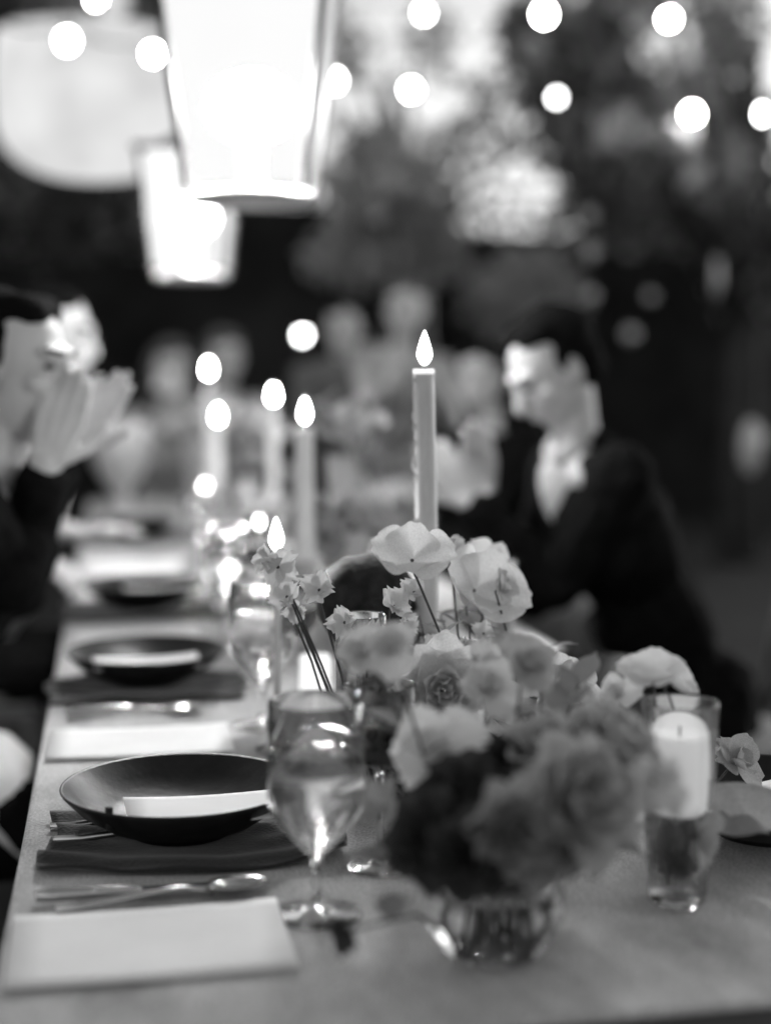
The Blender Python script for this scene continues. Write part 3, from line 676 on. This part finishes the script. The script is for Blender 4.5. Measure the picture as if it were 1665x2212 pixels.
for k, (kd, px, py, Y, s, d, m, lb) in enumerate(front):
    flower(kd, at(px, py, Y - .09), s * 1.04, d, m, lb, foot_in(v0, k, .022), leafy=1 if kd != 'dahlia' else 0)
for k, (px, py, Y, lb) in enumerate([(820, 1850, 1.27, 'leaf sprig left of the dark blooms'), (1130, 1930, 1.2, 'leaf sprig over the rim of the globe vase'), (1360, 1760, 1.24, 'leaf sprig reaching towards the ribbed glass'),
                                     (1070, 1600, 1.33, 'leaf sprig standing among the white blooms'), (1250, 1480, 1.35, 'leaf sprig above the dusky roses')]):
    sprig(at(px, py, Y), foot_in(v0, k + 3, .02), lb, 10, .045)
# mid table, in focus
mid = [('rose', 956, 1492, 1.58, .112, (-.12, -.98, .2), 'p_white', 'sharp pale ranunculus with curled petals left of centre'),
       ('rose', 900, 1440, 1.66, .052, (-.4, -.8, .6), 'p_pale', 'small pale ranunculus bud above the sharp one'),
       ('rose', 1212, 1500, 1.58, .092, (.1, -.85, .4), 'p_white', 'sharp pale rose at the right of the middle flowers'),
       ('open', 1075, 1520, 1.66, .07, (.1, -.8, .4), 'p_white', 'white ruffled bloom between the two sharp roses'),
       ('open', 1140, 1560, 1.58, .06, (.2, -.8, .4), 'p_pale', 'pale ruffled bloom below the white one'),
       ('poppy', 1025, 1275, 1.82, .105, (.3, -.8, .5), 'p_white', 'large white poppy like bloom above the middle flowers'),
       ('open', 1062, 1215, 1.90, .065, (.5, -.7, .5), 'p_white', 'white bloom just behind the large white one, to its right'),
       ('poppy', 890, 1210, 1.62, .078, (-.2, -.75, .65), 'p_white', 'white round bloom in front of the taper'),
       ('open', 1085, 1270, 1.80, .05, (.7, -.6, .4), 'p_pale', 'pale cup bloom at the outer right of the white cluster'),
       ('pea', 975, 1180, 1.82, .035, (.2, -.8, .6), 'p_pale', 'small ruffled bloom beside the taper on its right'),
       ('pea', 935, 1400, 1.74, .035, (.1, -.8, .5), 'p_pale', 'small pale pea bloom above the ranunculus'),
       ('pea', 1100, 1440, 1.8, .045, (.4, -.8, .3), 'p_mid', 'grey pea bloom under the hammered tumbler'),
       ('open', 1165, 1450, 1.70, .055, (.3, -.8, .5), 'p_mid', 'dusky open bloom above the right hand sharp rose'),
       ('open', 880, 1520, 1.72, .055, (-.5, -.8, .2), 'p_mid', 'dusky open bloom at the left of the sharp ranunculus'),
       ('pea', 1000, 1400, 1.72, .042, (.1, -.9, .3), 'p_pale', 'pale ruffled pea bloom over the middle of the stoneware bowl'),
       ('pea', 1045, 1370, 1.78, .038, (.2, -.9, .4), 'p_white', 'white pea bloom below the large white blooms'),
       ('rose', 1290, 1560, 1.66, .055, (.5, -.7, .4), 'p_mid', 'dusky rosebud at the right rim of the stoneware bowl'),
       ('open', 1150, 1640, 1.58, .06, (.2, -.9, .1), 'p_grey', 'dull open bloom low between the dusky roses')]
for k, (kd, px, py, Y, s, d, m, lb) in enumerate(mid):
    flower(kd, at(px, py, Y - .06), s * (.94 if kd in ('rose', 'poppy') else .84), d, m, lb, foot_in(v4, k, .035, .02), leafy=1)
for k, (px, py, Y, lb) in enumerate([(985, 1400, 1.75, 'sharp leaf sprig standing among the middle blooms'), (1130, 1420, 1.75, 'leaf sprig under the tall white blooms'), (860, 1560, 1.62, 'leaf sprig at the left of the stoneware bowl'),
                                     (1230, 1590, 1.62, 'leaf sprig spreading right of the sharp rose'), (1040, 1650, 1.6, 'low leaf sprig over the stoneware bowl'), (950, 1330, 1.8, 'upright leaf sprig in front of the white blooms'),
                                     (905, 1330, 1.76, 'leaf sprig with ragged leaves under the round white bloom'), (1010, 1470, 1.64, 'leaf sprig right behind the sharp ranunculus'), (830, 1480, 1.68, 'leaf sprig reaching left towards the goblet'),
                                     (1180, 1400, 1.8, 'thin leaf sprig right of the hammered tumbler')]):
    sprig(at(px, py, Y), foot_in(v4, k + 3, .03, .02), lb, 9, .035)
# sweet peas in the clear vase
peas = [(600, 1225, 1.80, .050, (-.3, -.9, .3), 'sweet pea on the far left stem, highest and sharp'), (575, 1205, 1.82, .036, (-.6, -.6, .6), 'small sweet pea beside the highest one'),
        (690, 1275, 1.78, .046, (.1, -.9, .4), 'sweet pea between the left stem and the smoked goblet'), (620, 1290, 1.80, .040, (-.4, -.9, .1), 'sweet pea below the highest one, pale'),
        (640, 1315, 1.82, .032, (.1, -.9, -.3), 'lowest small sweet pea of the left stem'), (745, 1345, 1.77, .040, (-.2, -.9, .3), 'frilled sweet pea on the rim of the clear vase'),
        (850, 1310, 1.76, .042, (.2, -.9, .4), 'pointed sweet pea right of the smoked goblet'), (895, 1280, 1.78, .036, (0, -.9, .5), 'ragged sweet pea beneath the white round bloom'),
        (870, 1350, 1.75, .034, (.3, -.9, .2), 'small sweet pea right of the vase rim'), (800, 1385, 1.74, .045, (0, -1, .2), 'grey sweet pea drooping across the clear vase')]
for k, (px, py, Y, s, d, lb) in enumerate(peas):
    flower('pea', at(px, py, Y - .11), s * .95, d, 'p_pale' if k != 9 else 'p_mid', lb, foot_in(v2, k, .012, .01), leafy=0, sway=.006)
# ribbed vase
flower('poppy', at(1412, 1470, 1.36), .054, (-.2, -.45, 1), 'p_white', 'white bloom standing tall over the ribbed glass', foot_in(v3, 1, .008, .015), leafy=0)
flower('poppy', at(1452, 1475, 1.38), .040, (.6, -.5, .6), 'p_white', 'second white bloom at the right over the ribbed glass', foot_in(v3, 2, .008, .015), leafy=0)
flower('open', at(1335, 1500, 1.38), .036, (-.7, -.6, .5), 'p_white', 'small white bloom left of the ribbed glass rim', foot_in(v3, 3, .008, .015), leafy=0)
flower('dahlia', at(1462, 1860, 1.335), .030, (.2, -.8, .5), 'p_dark', 'dark bud sunk in the water of the ribbed glass', foot_in(v1, 4, .006, .02), leafy=0)
flower('pea', at(1510, 1810, 1.27), .055, (.7, -.7, .1), 'p_mid', 'grey bloom drooping to the right of the ribbed glass', foot_in(v3, 5, .008, .015), leafy=0)
flower('open', at(1590, 1650, 1.52), .060, (.5, -.6, .7), 'p_mid', 'frayed grey bloom above the right hand bowl', foot_in(v3, 6, .008, .015), leafy=0)
rr = random.Random(3)
t = thing('leaf_spray', 'large sharp pale leaf over the bowl at the right edge', 'greenery', foot_in(v3, 7, .01, .02))
e = at(1517, 1708, 1.36) - t.location; b = MB(); b.tube([(0, 0, 0), e * .5 + Vector((0, 0, .05)), e], [.0015, .0014, .0012], 6); b.obj('stem', 'stem', t)
def laid_leaf(t, a, b, wid, up, m):
    a, b = Vector(a) - t.location, Vector(b) - t.location; z = (b - a); L = z.length; z.normalize(); y = (Vector(up) - z * z.dot(Vector(up))).normalized(); x = y.cross(z)
    M = Matrix(((x.x * wid / .30, y.x * L, z.x * L, a.x), (x.y * wid / .30, y.y * L, z.y * L, a.y), (x.z * wid / .30, y.z * L, z.z * L, a.z), (0, 0, 0, 1)))
    return link('leaf', leaf_mesh(m), t, mtx=M)
laid_leaf(t, at(1515, 1705, 1.36), at(1770, 1790, 1.34), .024, (-.1, -.75, .65), 'leafbright')
laid_leaf(t, at(1520, 1740, 1.37), at(1660, 1830, 1.30), .020, (-.1, -.5, .85), 'leaf')

# far arrangements, out of focus
def far_arr(px, py, Y, wpx, hpx, n_, mats, lb, seed, size=.06):
    rr = random.Random(seed); c = at(px, py, Y); s = (c - CAM).length / F; base = Vector((c.x, c.y, TZ)); hv = max(.08, c.z - TZ - hpx * s * .7)
    t = thing('table_vase', 'vase under the ' + lb, 'vase', base, 0, 'far vases on the table')
    b = MB(); b.lathe([(0, 0), (.04, 0), (.042, .004), (.03, hv * .4), (.045, hv * .8), (.05, hv), (.047, hv), (.04, hv * .8), (0, hv * .7)], 28); b.obj('body', 'opal', t)
    for k in range(n_):
        p = c + Vector((rr.uniform(-1, 1) * wpx * s, rr.uniform(-.08, .08), rr.uniform(-1, 1) * hpx * s))
        kd = rr.choice(['rose', 'open', 'pea', 'open'])
        flower(kd, p, size * rr.uniform(.7, 1.25), (rr.uniform(-.6, .6), -.8, rr.uniform(0, .8)), rr.choice(mats), 'blurred bloom in the ' + lb, base + Vector((0, 0, hv * .75)), leafy=0, joined=True, group='blooms in the ' + lb)
    for k in range(max(2, n_ // 3)):
        p = c + Vector((rr.uniform(-1, 1) * wpx * s, .05, rr.uniform(-1, 1) * hpx * s))
        t2 = sprig(p, base + Vector((0, 0, hv * .75)), 'leafy sprig in the ' + lb, 8, .05)
far_arr(755, 930, 3.1, 60, 75, 12, ['p_mid', 'p_grey', 'p_pale'], 'tall flower arrangement right of the second taper', 1)
far_arr(740, 1120, 2.75, 100, 35, 9, ['p_grey', 'p_mid', 'p_grey'], 'low grey flower arrangement behind the smoked goblet', 2)
far_arr(535, 970, 5.0, 100, 90, 16, ['p_pale', 'p_mid', 'p_pale'], 'pale flower arrangement behind the far goblets', 3)
far_arr(570, 1085, 3.9, 60, 30, 6, ['p_pale', 'p_mid'], 'low pale flower arrangement beside the stemmed votive', 6)
far_arr(420, 900, 5.5, 70, 70, 12, ['p_pale', 'p_pale', 'p_mid'], 'farthest flower arrangement at the end of the table', 4, .09)
far_arr(262, 950, tab(262, 1122).y, 50, 30, 6, ['p_pale', 'p_mid'], 'flowers of the footed urn', 5, .09)

# ------------------------------------------------------------------ lanterns, shade, string lights
def hang(b, x, y, z0, z1): b.tube([(x, y, z0), (x, y, z1)], .006, 6)
def lantern(c, zb, wb, wtp, h, rz, label, s=1, gm='lanternglass', mm='mantle'):
    t = thing('hanging_lantern', label, 'lantern', (c[0], c[1], zb), rz, 'glass lanterns hanging over the table')
    cs = [(-1, -1), (1, -1), (1, 1), (-1, 1)]
    for k in range(4):
        a, b_ = cs[k], cs[(k + 1) % 4]; b = MB()
        lo, hi = wb / 2 - .006, wtp / 2 - .006
        vs = [(a[0] * lo, a[1] * lo, .02), (b_[0] * lo, b_[1] * lo, .02), (b_[0] * hi, b_[1] * hi, h), (a[0] * hi, a[1] * hi, h)]
        nrm = Vector(((a[0] + b_[0]) / 2, (a[1] + b_[1]) / 2, 0)) * -.003
        vs += [tuple(Vector(v) + nrm) for v in vs]
        b.add(vs, [(0, 1, 2, 3), (7, 6, 5, 4), (0, 4, 5, 1), (1, 5, 6, 2), (2, 6, 7, 3), (3, 7, 4, 0)]); b.obj('pane', gm, t, False)
        p = MB(); p.tube([(a[0] * wb / 2, a[1] * wb / 2, 0), (a[0] * wtp / 2, a[1] * wtp / 2, h)], .009, 8); p.obj('corner_post', 'white', t)
    b = MB(); b.box((0, 0, h + .01), (wtp + .03, wtp + .03, .02)); b.obj('top_plate', 'white', t, False)
    b = MB(); b.lathe([(0, -.018), (wb * .55, -.018), (wb * .57, -.012), (wb * .57, -.004), (wb * .54, .0), (0, .0)], 32); b.obj('base', 'shirt', t)
    b = MB(); b.lathe([(wtp * .5, h + .02), (wtp * .2, h + .06), (.02, h + .09), (.02, h + .19)], 24); b.obj('roof', 'white', t)
    b = MB(); hang(b, 0, 0, h + .18, 3.55 - zb); b.obj('cord', 'wire', t)
    b = MB(); b.tube([(0, 0, .0), (0, 0, .10)], .022, 14); b.obj('candle_stub', 'wax', t)
    b = MB(); b.ball((0, 0, .17), (.088 * s, .088 * s, .066 * s), n=20, m=12); b.obj('light_globe', mm, t)
c = at(545, 420, 3.0); lantern(c, c.z, .225, .385, .66, R(-12), 'big square glass lantern, nearest and brightest', 1)
c = at(412, 590, 4.7); lantern(c, c.z, .20, .255, .36, R(-15), 'smaller glass lantern hanging behind the big one', .9, 'lanternglass2', 'mantle2')
c = at(203, 388, 6.2)
t = thing('silk_shade', 'large round pale silk lamp shade hanging at the upper left', 'lamp', c); s = (c - CAM).length / F
rS = 198 * s; hS = 285 * s
b = MB(); b.lathe([(rS * (math.sin(min(1, k / 9) * PI / 2) ** .75), hS * .42 * (1 - math.cos(min(1, k / 9) * PI / 2))) for k in range(1, 10)] + [(rS * 1.02, hS * .7), (rS * .98, hS), (rS * .9, hS)], 48); b.obj('shade_fabric', 'shade', t)
b = MB(); hang(b, 0, 0, hS, 3.55 - c.z); b.obj('cord', 'wire', t)
# cable over the table carrying the lanterns
b = MB(); b.tube([(.05 + .045 * k, .5 + k * 1.0, 3.56 + .02 * (k - 3) ** 2) for k in range(9)], .006, 6)
o = b.obj('overhead_cable', 'wire'); tag(o, 'dark cable strung above the table for the lanterns', 'cable')

def strand(pts, Y, label, dim=()):
    P = [at(px, py, Y) for px, py in pts]; t = thing('string_lights', label, 'string lights', P[0], 0, 'strings of garden lights')
    P = [p - t.location for p in P]; b = MB(); w_ = []
    P2 = [P[0] + (P[0] - P[1])] + P + [P[-1] + (P[-1] - P[-2])]
    for a, c_ in zip(P2, P2[1:]):
        for k in range(6): u = k / 6; w_.append(a.lerp(c_, u) + Vector((0, 0, .06 - .18 * u * (1 - u))))
    b.tube(w_, .005, 5); b.obj('wire', 'wire', t)
    for i, p in enumerate(P):
        if i in dim: r_ = .018; m = 'bulbdim'
        else: r_ = [.024, .019, .026, .021][(i + len(P)) % 4]; m = ['bulb', 'bulb', 'bulbsoft'][(i + len(P)) % 3]
        s_ = MB(); s_.tube([p + Vector((0, 0, .02)), p + Vector((0, 0, .06))], .012, 8); so = s_.obj('socket', 'wire', t)
        q = MB(); q.ball(p, (r_, r_, r_ * 1.15), n=12, m=8); q.obj('bulb', m, so)
strand([(145, 87), (330, 115)], 5.7, 'string of two bulbs hanging before the big silk shade')
strand([(722, 173), (888, 193)], 8.6, 'string of bulbs emerging right of the big lantern')
strand([(205, -8), (915, 27), (1175, 30), (1445, 40)], 8.1, 'highest string of bulbs along the top')
strand([(1202, 210), (1495, 245), (1645, 245)], 8.0, 'string of bulbs at the upper right', dim=(0,))
# glowing globe added to stand for a lens flare disc
def add_flare_disc(px, py, Y, r_, m, label):
    p = at(px, py, Y); t = thing('flare_disc', label, 'lamp', (p.x, p.y, 0), 0, 'lens flare discs added in the dark garden')
    b = MB(); b.tube([(0, 0, 0), (0, 0, p.z - r_ * .8)], .01, 6); b.obj('pole', 'wire', t)
    q = MB(); q.ball((0, 0, p.z), r_, n=14, m=9); q.obj('globe', m, t)
MT['flareglow'] = emis('flare_disc_light', 14.); MT['lampdull'] = emis('dull_lamp_light', 2.2)
add_flare_disc(653, 724, 10.8, .022, 'flareglow', 'lens flare disc added as a glowing globe between the tapers, above the table')
# pale drops added to stand for dim light spots in the shrubbery at the right
for px, py, Y, rx, rz_, lb in [(1272, 465, 7.5, .035, .035, 'topmost of three hanging drops added as light spots'), (1275, 545, 7.5, .035, .045, 'middle of three hanging drops added as light spots'), (1275, 640, 7.5, .035, .04, 'lowest of three hanging drops added as light spots'),
                              (1548, 597, 7, .02, .10, 'long drop added as a light spot at the right'), (1362, 722, 7.5, .04, .04, 'drop added as a light spot right of the man'), (1622, 965, 6, .05, .12, 'long drop added as a light spot near the right edge'),
                              (1405, 640, 7.5, .03, .03, 'faint drop added as a light spot above the man')]:
    p = at(px, py, Y); t = thing('light_spot_drop', lb, 'light spot drop', p, 0, 'drops added for light spots at the garden edge')
    b = MB(); b.ball((0, 0, 0), (rx, rx, rz_)); b.obj('drop', 'drop', t)
    b = MB(); hang(b, 0, 0, rz_, 3.5 - p.z); b.obj('cord', 'wire', t)

# ------------------------------------------------------------------ chairs
def chair(x, y, rz, label, pad='seat'):
    t = thing('dining_chair', label, 'chair', (x, y, 0), rz, 'wooden chairs at the table')
    for sx in (-1, 1):
        b = MB(); b.tube([(sx * .19, .20, 0), (sx * .20, .20, .44)], [.015, .02], 8); b.obj('leg', 'wood', t)
        b = MB(); b.tube([(sx * .18, -.26, 0), (sx * .19, -.21, .44), (sx * .20, -.26, .72), (sx * .19, -.32, .93)], [.015, .021, .018, .015], 8); b.obj('back_post', 'wood', t)
        b = MB(); b.tube([(sx * .19, -.215, .48), (0, -.25, .68), (-sx * .19, -.30, .86)], .011, 6); b.obj('cross_slat', 'wood', t)
    b = MB(); b.tube([(-.19, -.32, .93), (-.1, -.345, .945), (.1, -.345, .945), (.19, -.32, .93)], .02, 8); b.obj('top_rail', 'wood', t)
    b = MB(); b.box((0, 0, .445), (.43, .44, .03)); b.obj('seat_frame', 'wood', t, False)
    b = MB(); b.ball((0, 0, .475), (.225, .225, .03), n=28, m=8); b.obj('seat_pad', pad, t); return t

# ------------------------------------------------------------------ people
FOLD = bpy.data.textures.new('cloth_folds', 'CLOUDS'); FOLD.noise_scale = .09; FOLD.noise_depth = 3
def remesh(o, vox, sm=3, fold=0):
    m = o.modifiers.new('skin', 'REMESH'); m.mode = 'VOXEL'; m.voxel_size = vox; m.use_smooth_shade = True
    s = o.modifiers.new('soft', 'SMOOTH'); s.iterations = sm; s.factor = .5
    if fold:
        d = o.modifiers.new('folds', 'DISPLACE'); d.texture = FOLD; d.strength = fold; d.mid_level = .5; d.texture_coords = 'LOCAL'
def ik(S, Wp, l1, l2, pole):
    d = Wp - S; L = min(d.length, (l1 + l2) * .999); d.normalize(); Wp = S + d * L
    a = (l1 * l1 - l2 * l2 + L * L) / (2 * L); h = math.sqrt(max(0, l1 * l1 - a * a))
    p = (pole - d * pole.dot(d)).normalized(); return S + d * a + p * h, Wp
def hand(b, w_, d, nrm, side, curl=.35, spread=.12):
    d = Vector(d).normalized(); nrm = Vector(nrm); nrm = (nrm - d * nrm.dot(d)).normalized(); l = d.cross(nrm) * side
    for i in range(4):
        k = w_ + d * (.088 - .004 * abs(i - 1)) + l * (i - 1.5) * .0215
        b.cap(w_ + l * (i - 1.5) * .011 + d * .008, k, .0125, .0105, 8)
        fd = (d + l * (i - 1.5) * spread).normalized(); ln = [.078, .088, .081, .062][i]; p = k; a = .1
        for q, (fr, r0, r1) in enumerate([(.45, .0090, .0082), (.30, .0082, .0074), (.25, .0074, .0062)]):
            a += curl * (.5 + .4 * q); dd = fd * math.cos(a) + nrm * math.sin(a); p2 = p + dd * ln * fr; b.cap(p, p2, r0, r1, 8); p = p2
    p = w_ + d * .022 - l * .022; d1 = (d * .62 - l * .75 + nrm * .25).normalized(); p2 = p + d1 * .042; b.cap(p, p2, .014, .0115, 8)
    d2 = (d * .9 - l * .35 + nrm * .3).normalized(); p3 = p2 + d2 * .03; b.cap(p2, p3, .0112, .0095, 8); b.cap(p3, p3 + d2 * .022, .0095, .0078, 8)
def person(label, hip, face_dir, head, look, hands, top='suit', hair='hair', hairstyle='short', vox=.009, lean=None, sleeves=True, shirt=True, bottom='suit2', stand=False):
    """hip: (x, y) world; face_dir: way the lap points; head: world centre of the head; hands: [(wrist, finger direction, palm normal) right, left] in world"""
    rz = math.atan2(-face_dir[0], face_dir[1]); t = thing('person', label, 'person', (hip[0], hip[1], 0), rz, 'guests at the dinner')
    Mi = (Matrix.Translation((hip[0], hip[1], 0)) @ Matrix.Rotation(rz, 4, 'Z')).inverted(); Ri = Mi.to_3x3()
    H = Mi @ Vector(head); hz = .95 if stand else .53
    hipc = Vector((0, 0, hz)); lk = (Ri @ Vector(look)).normalized()
    nb = H - Vector((0, .035, .19)) + Vector((0, 0, 0)); nb = Vector((H.x * .8, H.y - .045, H.z - .165))
    side = Vector((1, 0, 0)); chest = hipc.lerp(nb, .68); belly = hipc.lerp(nb, .33)
    q = Vector((0, 1, 0)).rotation_difference(lk).to_matrix(); up = (nb - hipc).normalized(); rot = Vector((0, 0, 1)).rotation_difference(up).to_matrix()
    body = MB(); cl = MB(); lower = MB()
    sh = [nb + rot @ Vector((sx * .175, -.01, -.055)) for sx in (1, -1)]
    body.ball(hipc, (.155, .11, .11), rot); body.ball(belly, (.13, .095, .15), rot); body.ball(chest, (.155, .105, .17), rot); body.cap(nb + Vector((0, -.005, -.03)), H + q @ Vector((0, -.008, -.05)), .052, .048)
    for s_ in sh: body.cap(nb + Vector((0, 0, -.05)), s_, .05, .045)
    cl.ball(hipc + Vector((0, -.01, .02)), (.175, .13, .13), rot); cl.ball(belly, (.155, .125, .17), rot); cl.ball(chest, (.18, .13, .18), rot)
    for s_ in sh: cl.cap(nb + rot @ Vector((0, -.015, -.055)), s_, .058, .062)
    cl.ball(nb + rot @ Vector((0, -.026, -.015)), (.080, .058, .045), rot)
    # legs
    for sx in (1, -1):
        if stand: kn = Vector((sx * .10, .03, .50)); an = Vector((sx * .11, 0, .09))
        else: kn = Vector((sx * .11, .43, .53)); an = Vector((sx * .11, .36 + sx * .04, .09))
        hp = hipc + Vector((sx * .09, 0, -.01))
        body.cap(hp, kn, .078, .055); body.cap(kn, an, .052, .036); body.cap(an + Vector((0, -.02, -.045)), an + Vector((0, .14, -.055)), .034, .028)
        lower.cap(hp, kn, .093, .07); lower.cap(kn, an, .066, .05)
        f = MB(); f.cap(an + Vector((0, -.03, -.048)), an + Vector((0, .16, -.056)), .041, .033); f.obj('shoe', 'shoe', t)
    lower.ball(hipc + Vector((0, -.01, -.02)), (.172, .13, .105))
    # arms
    for k, (s_, hd) in enumerate(zip(sh, hands)):
        sd = 1 if k == 0 else -1; wr = Mi @ Vector(hd[0]); fd = Ri @ Vector(hd[1]); pn = Ri @ Vector(hd[2])
        el, wr = ik(s_, wr, .29, .26, Vector((sd * .25, -.9, -.9)))
        body.cap(s_, el, .047, .037); body.cap(el, wr, .037, .024); hand(body, wr, fd, pn, sd, .22, -.06)
        if sleeves:
            cuff = el.lerp(wr, .88); cl.cap(s_, el, .066, .054); cl.cap(el, cuff, .053, .043)
            if shirt: f = MB(); f.tube([el.lerp(wr, .86), el.lerp(wr, .95)], .034, 14); f.obj('shirt_cuff', 'shirt', t)
        else: cl.cap(s_, s_.lerp(el, .25), .062, .058)
    # head
    q = Vector((0, 1, 0)).rotation_difference(lk).to_matrix()
    def h_(x, y, z): return H + q @ Vector((x, y, z))
    body.ball(h_(0, -.012, .035), (.077, .095, .092), q, 20, 14); body.ball(h_(0, .022, -.02), (.062, .076, .098), q, 20, 14); body.ball(h_(0, .062, -.084), (.026, .022, .020), q)
    body.ball(h_(0, .03, -.065), (.052, .055, .045), q)
    body.cap(h_(0, .094, .018), h_(0, .114, -.022), .009, .0135, 10); body.ball(h_(0, .078, .036), (.05, .022, .011), q); body.ball(h_(0, .091, -.053), (.023, .012, .010), q)
    for sx in (-1, 1): body.ball(h_(sx * .076, .0, -.005), (.010, .020, .031), q); body.ball(h_(sx * .04, .07, -.015), (.022, .02, .018), q)
    o = body.obj('body', 'skin', t); remesh(o, vox, 1)
    for sx in (-1, 1): e = MB(); e.ball(h_(sx * .031, .088, .013), (.0125, .009, .0055), q); e.obj('eye', 'eye', t); e = MB(); e.cap(h_(sx * .016, .101, .036), h_(sx * .046, .088, .040), .0045, .003, 8); e.obj('eyebrow', hair, t)
    e = MB(); e.ball(h_(0, -.032, .052), (.083, .090, .083), q, 22, 14); e.ball(h_(.02, .02, .098), (.045, .05, .03), q, 16, 10); e.ball(h_(-.03, .01, .095), (.045, .05, .034), q, 16, 10)
    e.ball(h_(0, -.052, -.005), (.077, .056, .070), q, 18, 12)
    for sx in (-1, 1): e.ball(h_(sx * .072, .008, .028), (.010, .016, .030), q)
    if hairstyle == 'long':
        for sx in (-1, 0, 1): e.cap(h_(sx * .06, -.05, .03), h_(sx * .075, -.07, -.19), .045, .03)
    if hairstyle == 'bun': e.ball(h_(0, -.13, .03), .045)
    o = e.obj('hair', hair, t); remesh(o, vox * 1.1, 1, .022)
    o = cl.obj('jacket' if top.startswith('suit') else 'dress_top', top, t); remesh(o, vox * 1.3, 3, .035)
    o = lower.obj('trousers' if bottom.startswith('suit') else 'skirt', bottom, t); remesh(o, vox * 1.5, 3, .035)
    if shirt and top.startswith('suit'):
        f = MB(); f.ball(nb + rot @ Vector((0, .062, -.10)), (.05, .05, .11), rot, 16, 10); f.obj('shirt', 'shirt', t)
        f = MB(); f.lathe([(.062, -.02), (.064, .02), (.058, .032), (.054, .03), (.056, -.02)], 24); f.v = [tuple(nb + rot @ Vector((v[0], v[1] + .004, v[2] + .012 - v[1] * .35))) for v in f.v]; f.obj('collar', 'shirt', t)
    return t
U = Vector((0, 0, 1))
# man on the right
hd = at(1200, 800, 3.0)
person('man in a black suit seated right of the candle, looking down and clapping', (hd.x + .32, 3.02), (-1, -.08), hd, (-1, -.22, -.7),
       [(at(1045, 1075, 3.12), (-.15, 0, 1), (0, -1, 0)), (at(1012, 1085, 2.98), (-.55, .1, .8), (.3, 1, 0))], vox=.005)
chair(hd.x + .34, 3.02, R(90 - 4), 'wooden cross back chair under the suited man on the right')
# second man behind him
hd = at(1040, 820, 5.0)
person('long haired guest in black seated beyond the suited man', (hd.x + .12, 5.02), (-1, -.5), hd, (-.75, -1, -.15),
       [(at(930, 1060, 4.8), (-.6, -.1, .2), (0, 0, -1)), (at(905, 1075, 4.7), (-.6, .2, .2), (0, 0, -1))], vox=.012, hairstyle='long', shirt=False)
chair(hd.x + .16, 5.04, R(62), 'wooden chair under the long haired guest')
# pale dressed guests far right of the candle
hd = at(877, 672, 6.0)
person('guest in a pale dress standing far behind the taper flame', (hd.x, 6.3), (-.3, -1), hd, (-.3, -1, -.1),
       [(hd + D(-.15, -.25, -.32), (.4, -.3, .8), (1, 0, 0)), (hd + D(.1, -.25, -.34), (-.4, -.3, .8), (-1, 0, 0))], top='dress', bottom='dress', hair='hair2', hairstyle='long', vox=.014, sleeves=False, shirt=False, stand=True)
hd = at(742, 712, 6.6)
person('guest in grey standing between the two tapers far away', (hd.x, 6.75), (0, -1), hd, (-.2, -1, -.15),
       [(hd + D(-.15, -.25, -.4), (.4, -.3, .8), (1, 0, 0)), (hd + D(.1, -.25, -.4), (-.4, -.3, .8), (-1, 0, 0))], top='dress2', bottom='dress2', hair='hair', vox=.014, sleeves=True, shirt=False, stand=True)
# end of the table
for px, py, Y, tp, hr, hs, lb in [(372, 800, 6.4, 'dress', 'hair2', 'long', 'woman in a pale dress seated at the far end of the table'), (485, 775, 6.5, 'dress', 'hair2', 'bun', 'guest in pale clothes beside her at the far end')]:
    hd = at(px, py, Y)
    person(lb, (hd.x, Y + .15), (.1, -1), hd, (.2, -1, -.2), [(hd + D(-.12, -.33, -.30), (.3, -.2, .9), (1, 0, 0)), (hd + D(.10, -.33, -.30), (-.3, -.2, .9), (-1, 0, 0))],
           top=tp, bottom=tp, hair=hr, hairstyle=hs, vox=.014, sleeves=False, shirt=False)
    chair(hd.x, Y + .17, PI, 'wooden chair under the ' + ('woman' if hs == 'long' else 'guest') + ' at the far end')
# man on the left edge
hd = at(28, 800, 2.52)
person('man in a black suit at the left edge clapping above the table', (hd.x - .27, 2.52), (1, 0), hd, (1, -.55, -.1),
       [(at(95, 1010, 2.44), (.35, 0, 1), (0, 1, 0)), (at(128, 965, 2.58), (.8, .1, .85), (-.3, -1, 0))], vox=.005)
chair(hd.x - .29, 2.52, R(-90), 'wooden chair under the man at the left edge', 'wood')
b, c, r_ = sheet(-.50, -.145, 2.34, 2.70, .645, .006)
b.v = [(x, y, z - .10 * max(0, abs(y) - .12) / .06 - .06 * max(0, (x - .12)) / .06) for x, y, z in b.v]
o = b.obj('lap_napkin', 'paper', None, True, c); tag(o, 'pale napkin spread over the lap of the man at the left', 'napkin')
# second guest on the left
hd = at(120, 735, 3.8)
person('woman in a pale dress beyond the man at the left edge, arm on the table', (hd.x - .24, 3.83), (1, -.1), hd, (1, -.5, -.12),
       [(at(105, 1215, 3.4), (.3, -.6, -.1), (0, 0, -1)), (at(160, 1150, 3.6), (.9, 0, .1), (0, 0, -1))], top='dress', bottom='suit2', hair='hair', hairstyle='long', vox=.012, sleeves=False, shirt=False)
chair(hd.x - .26, 3.83, R(-92), 'wooden chair under the woman on the left', 'wood')
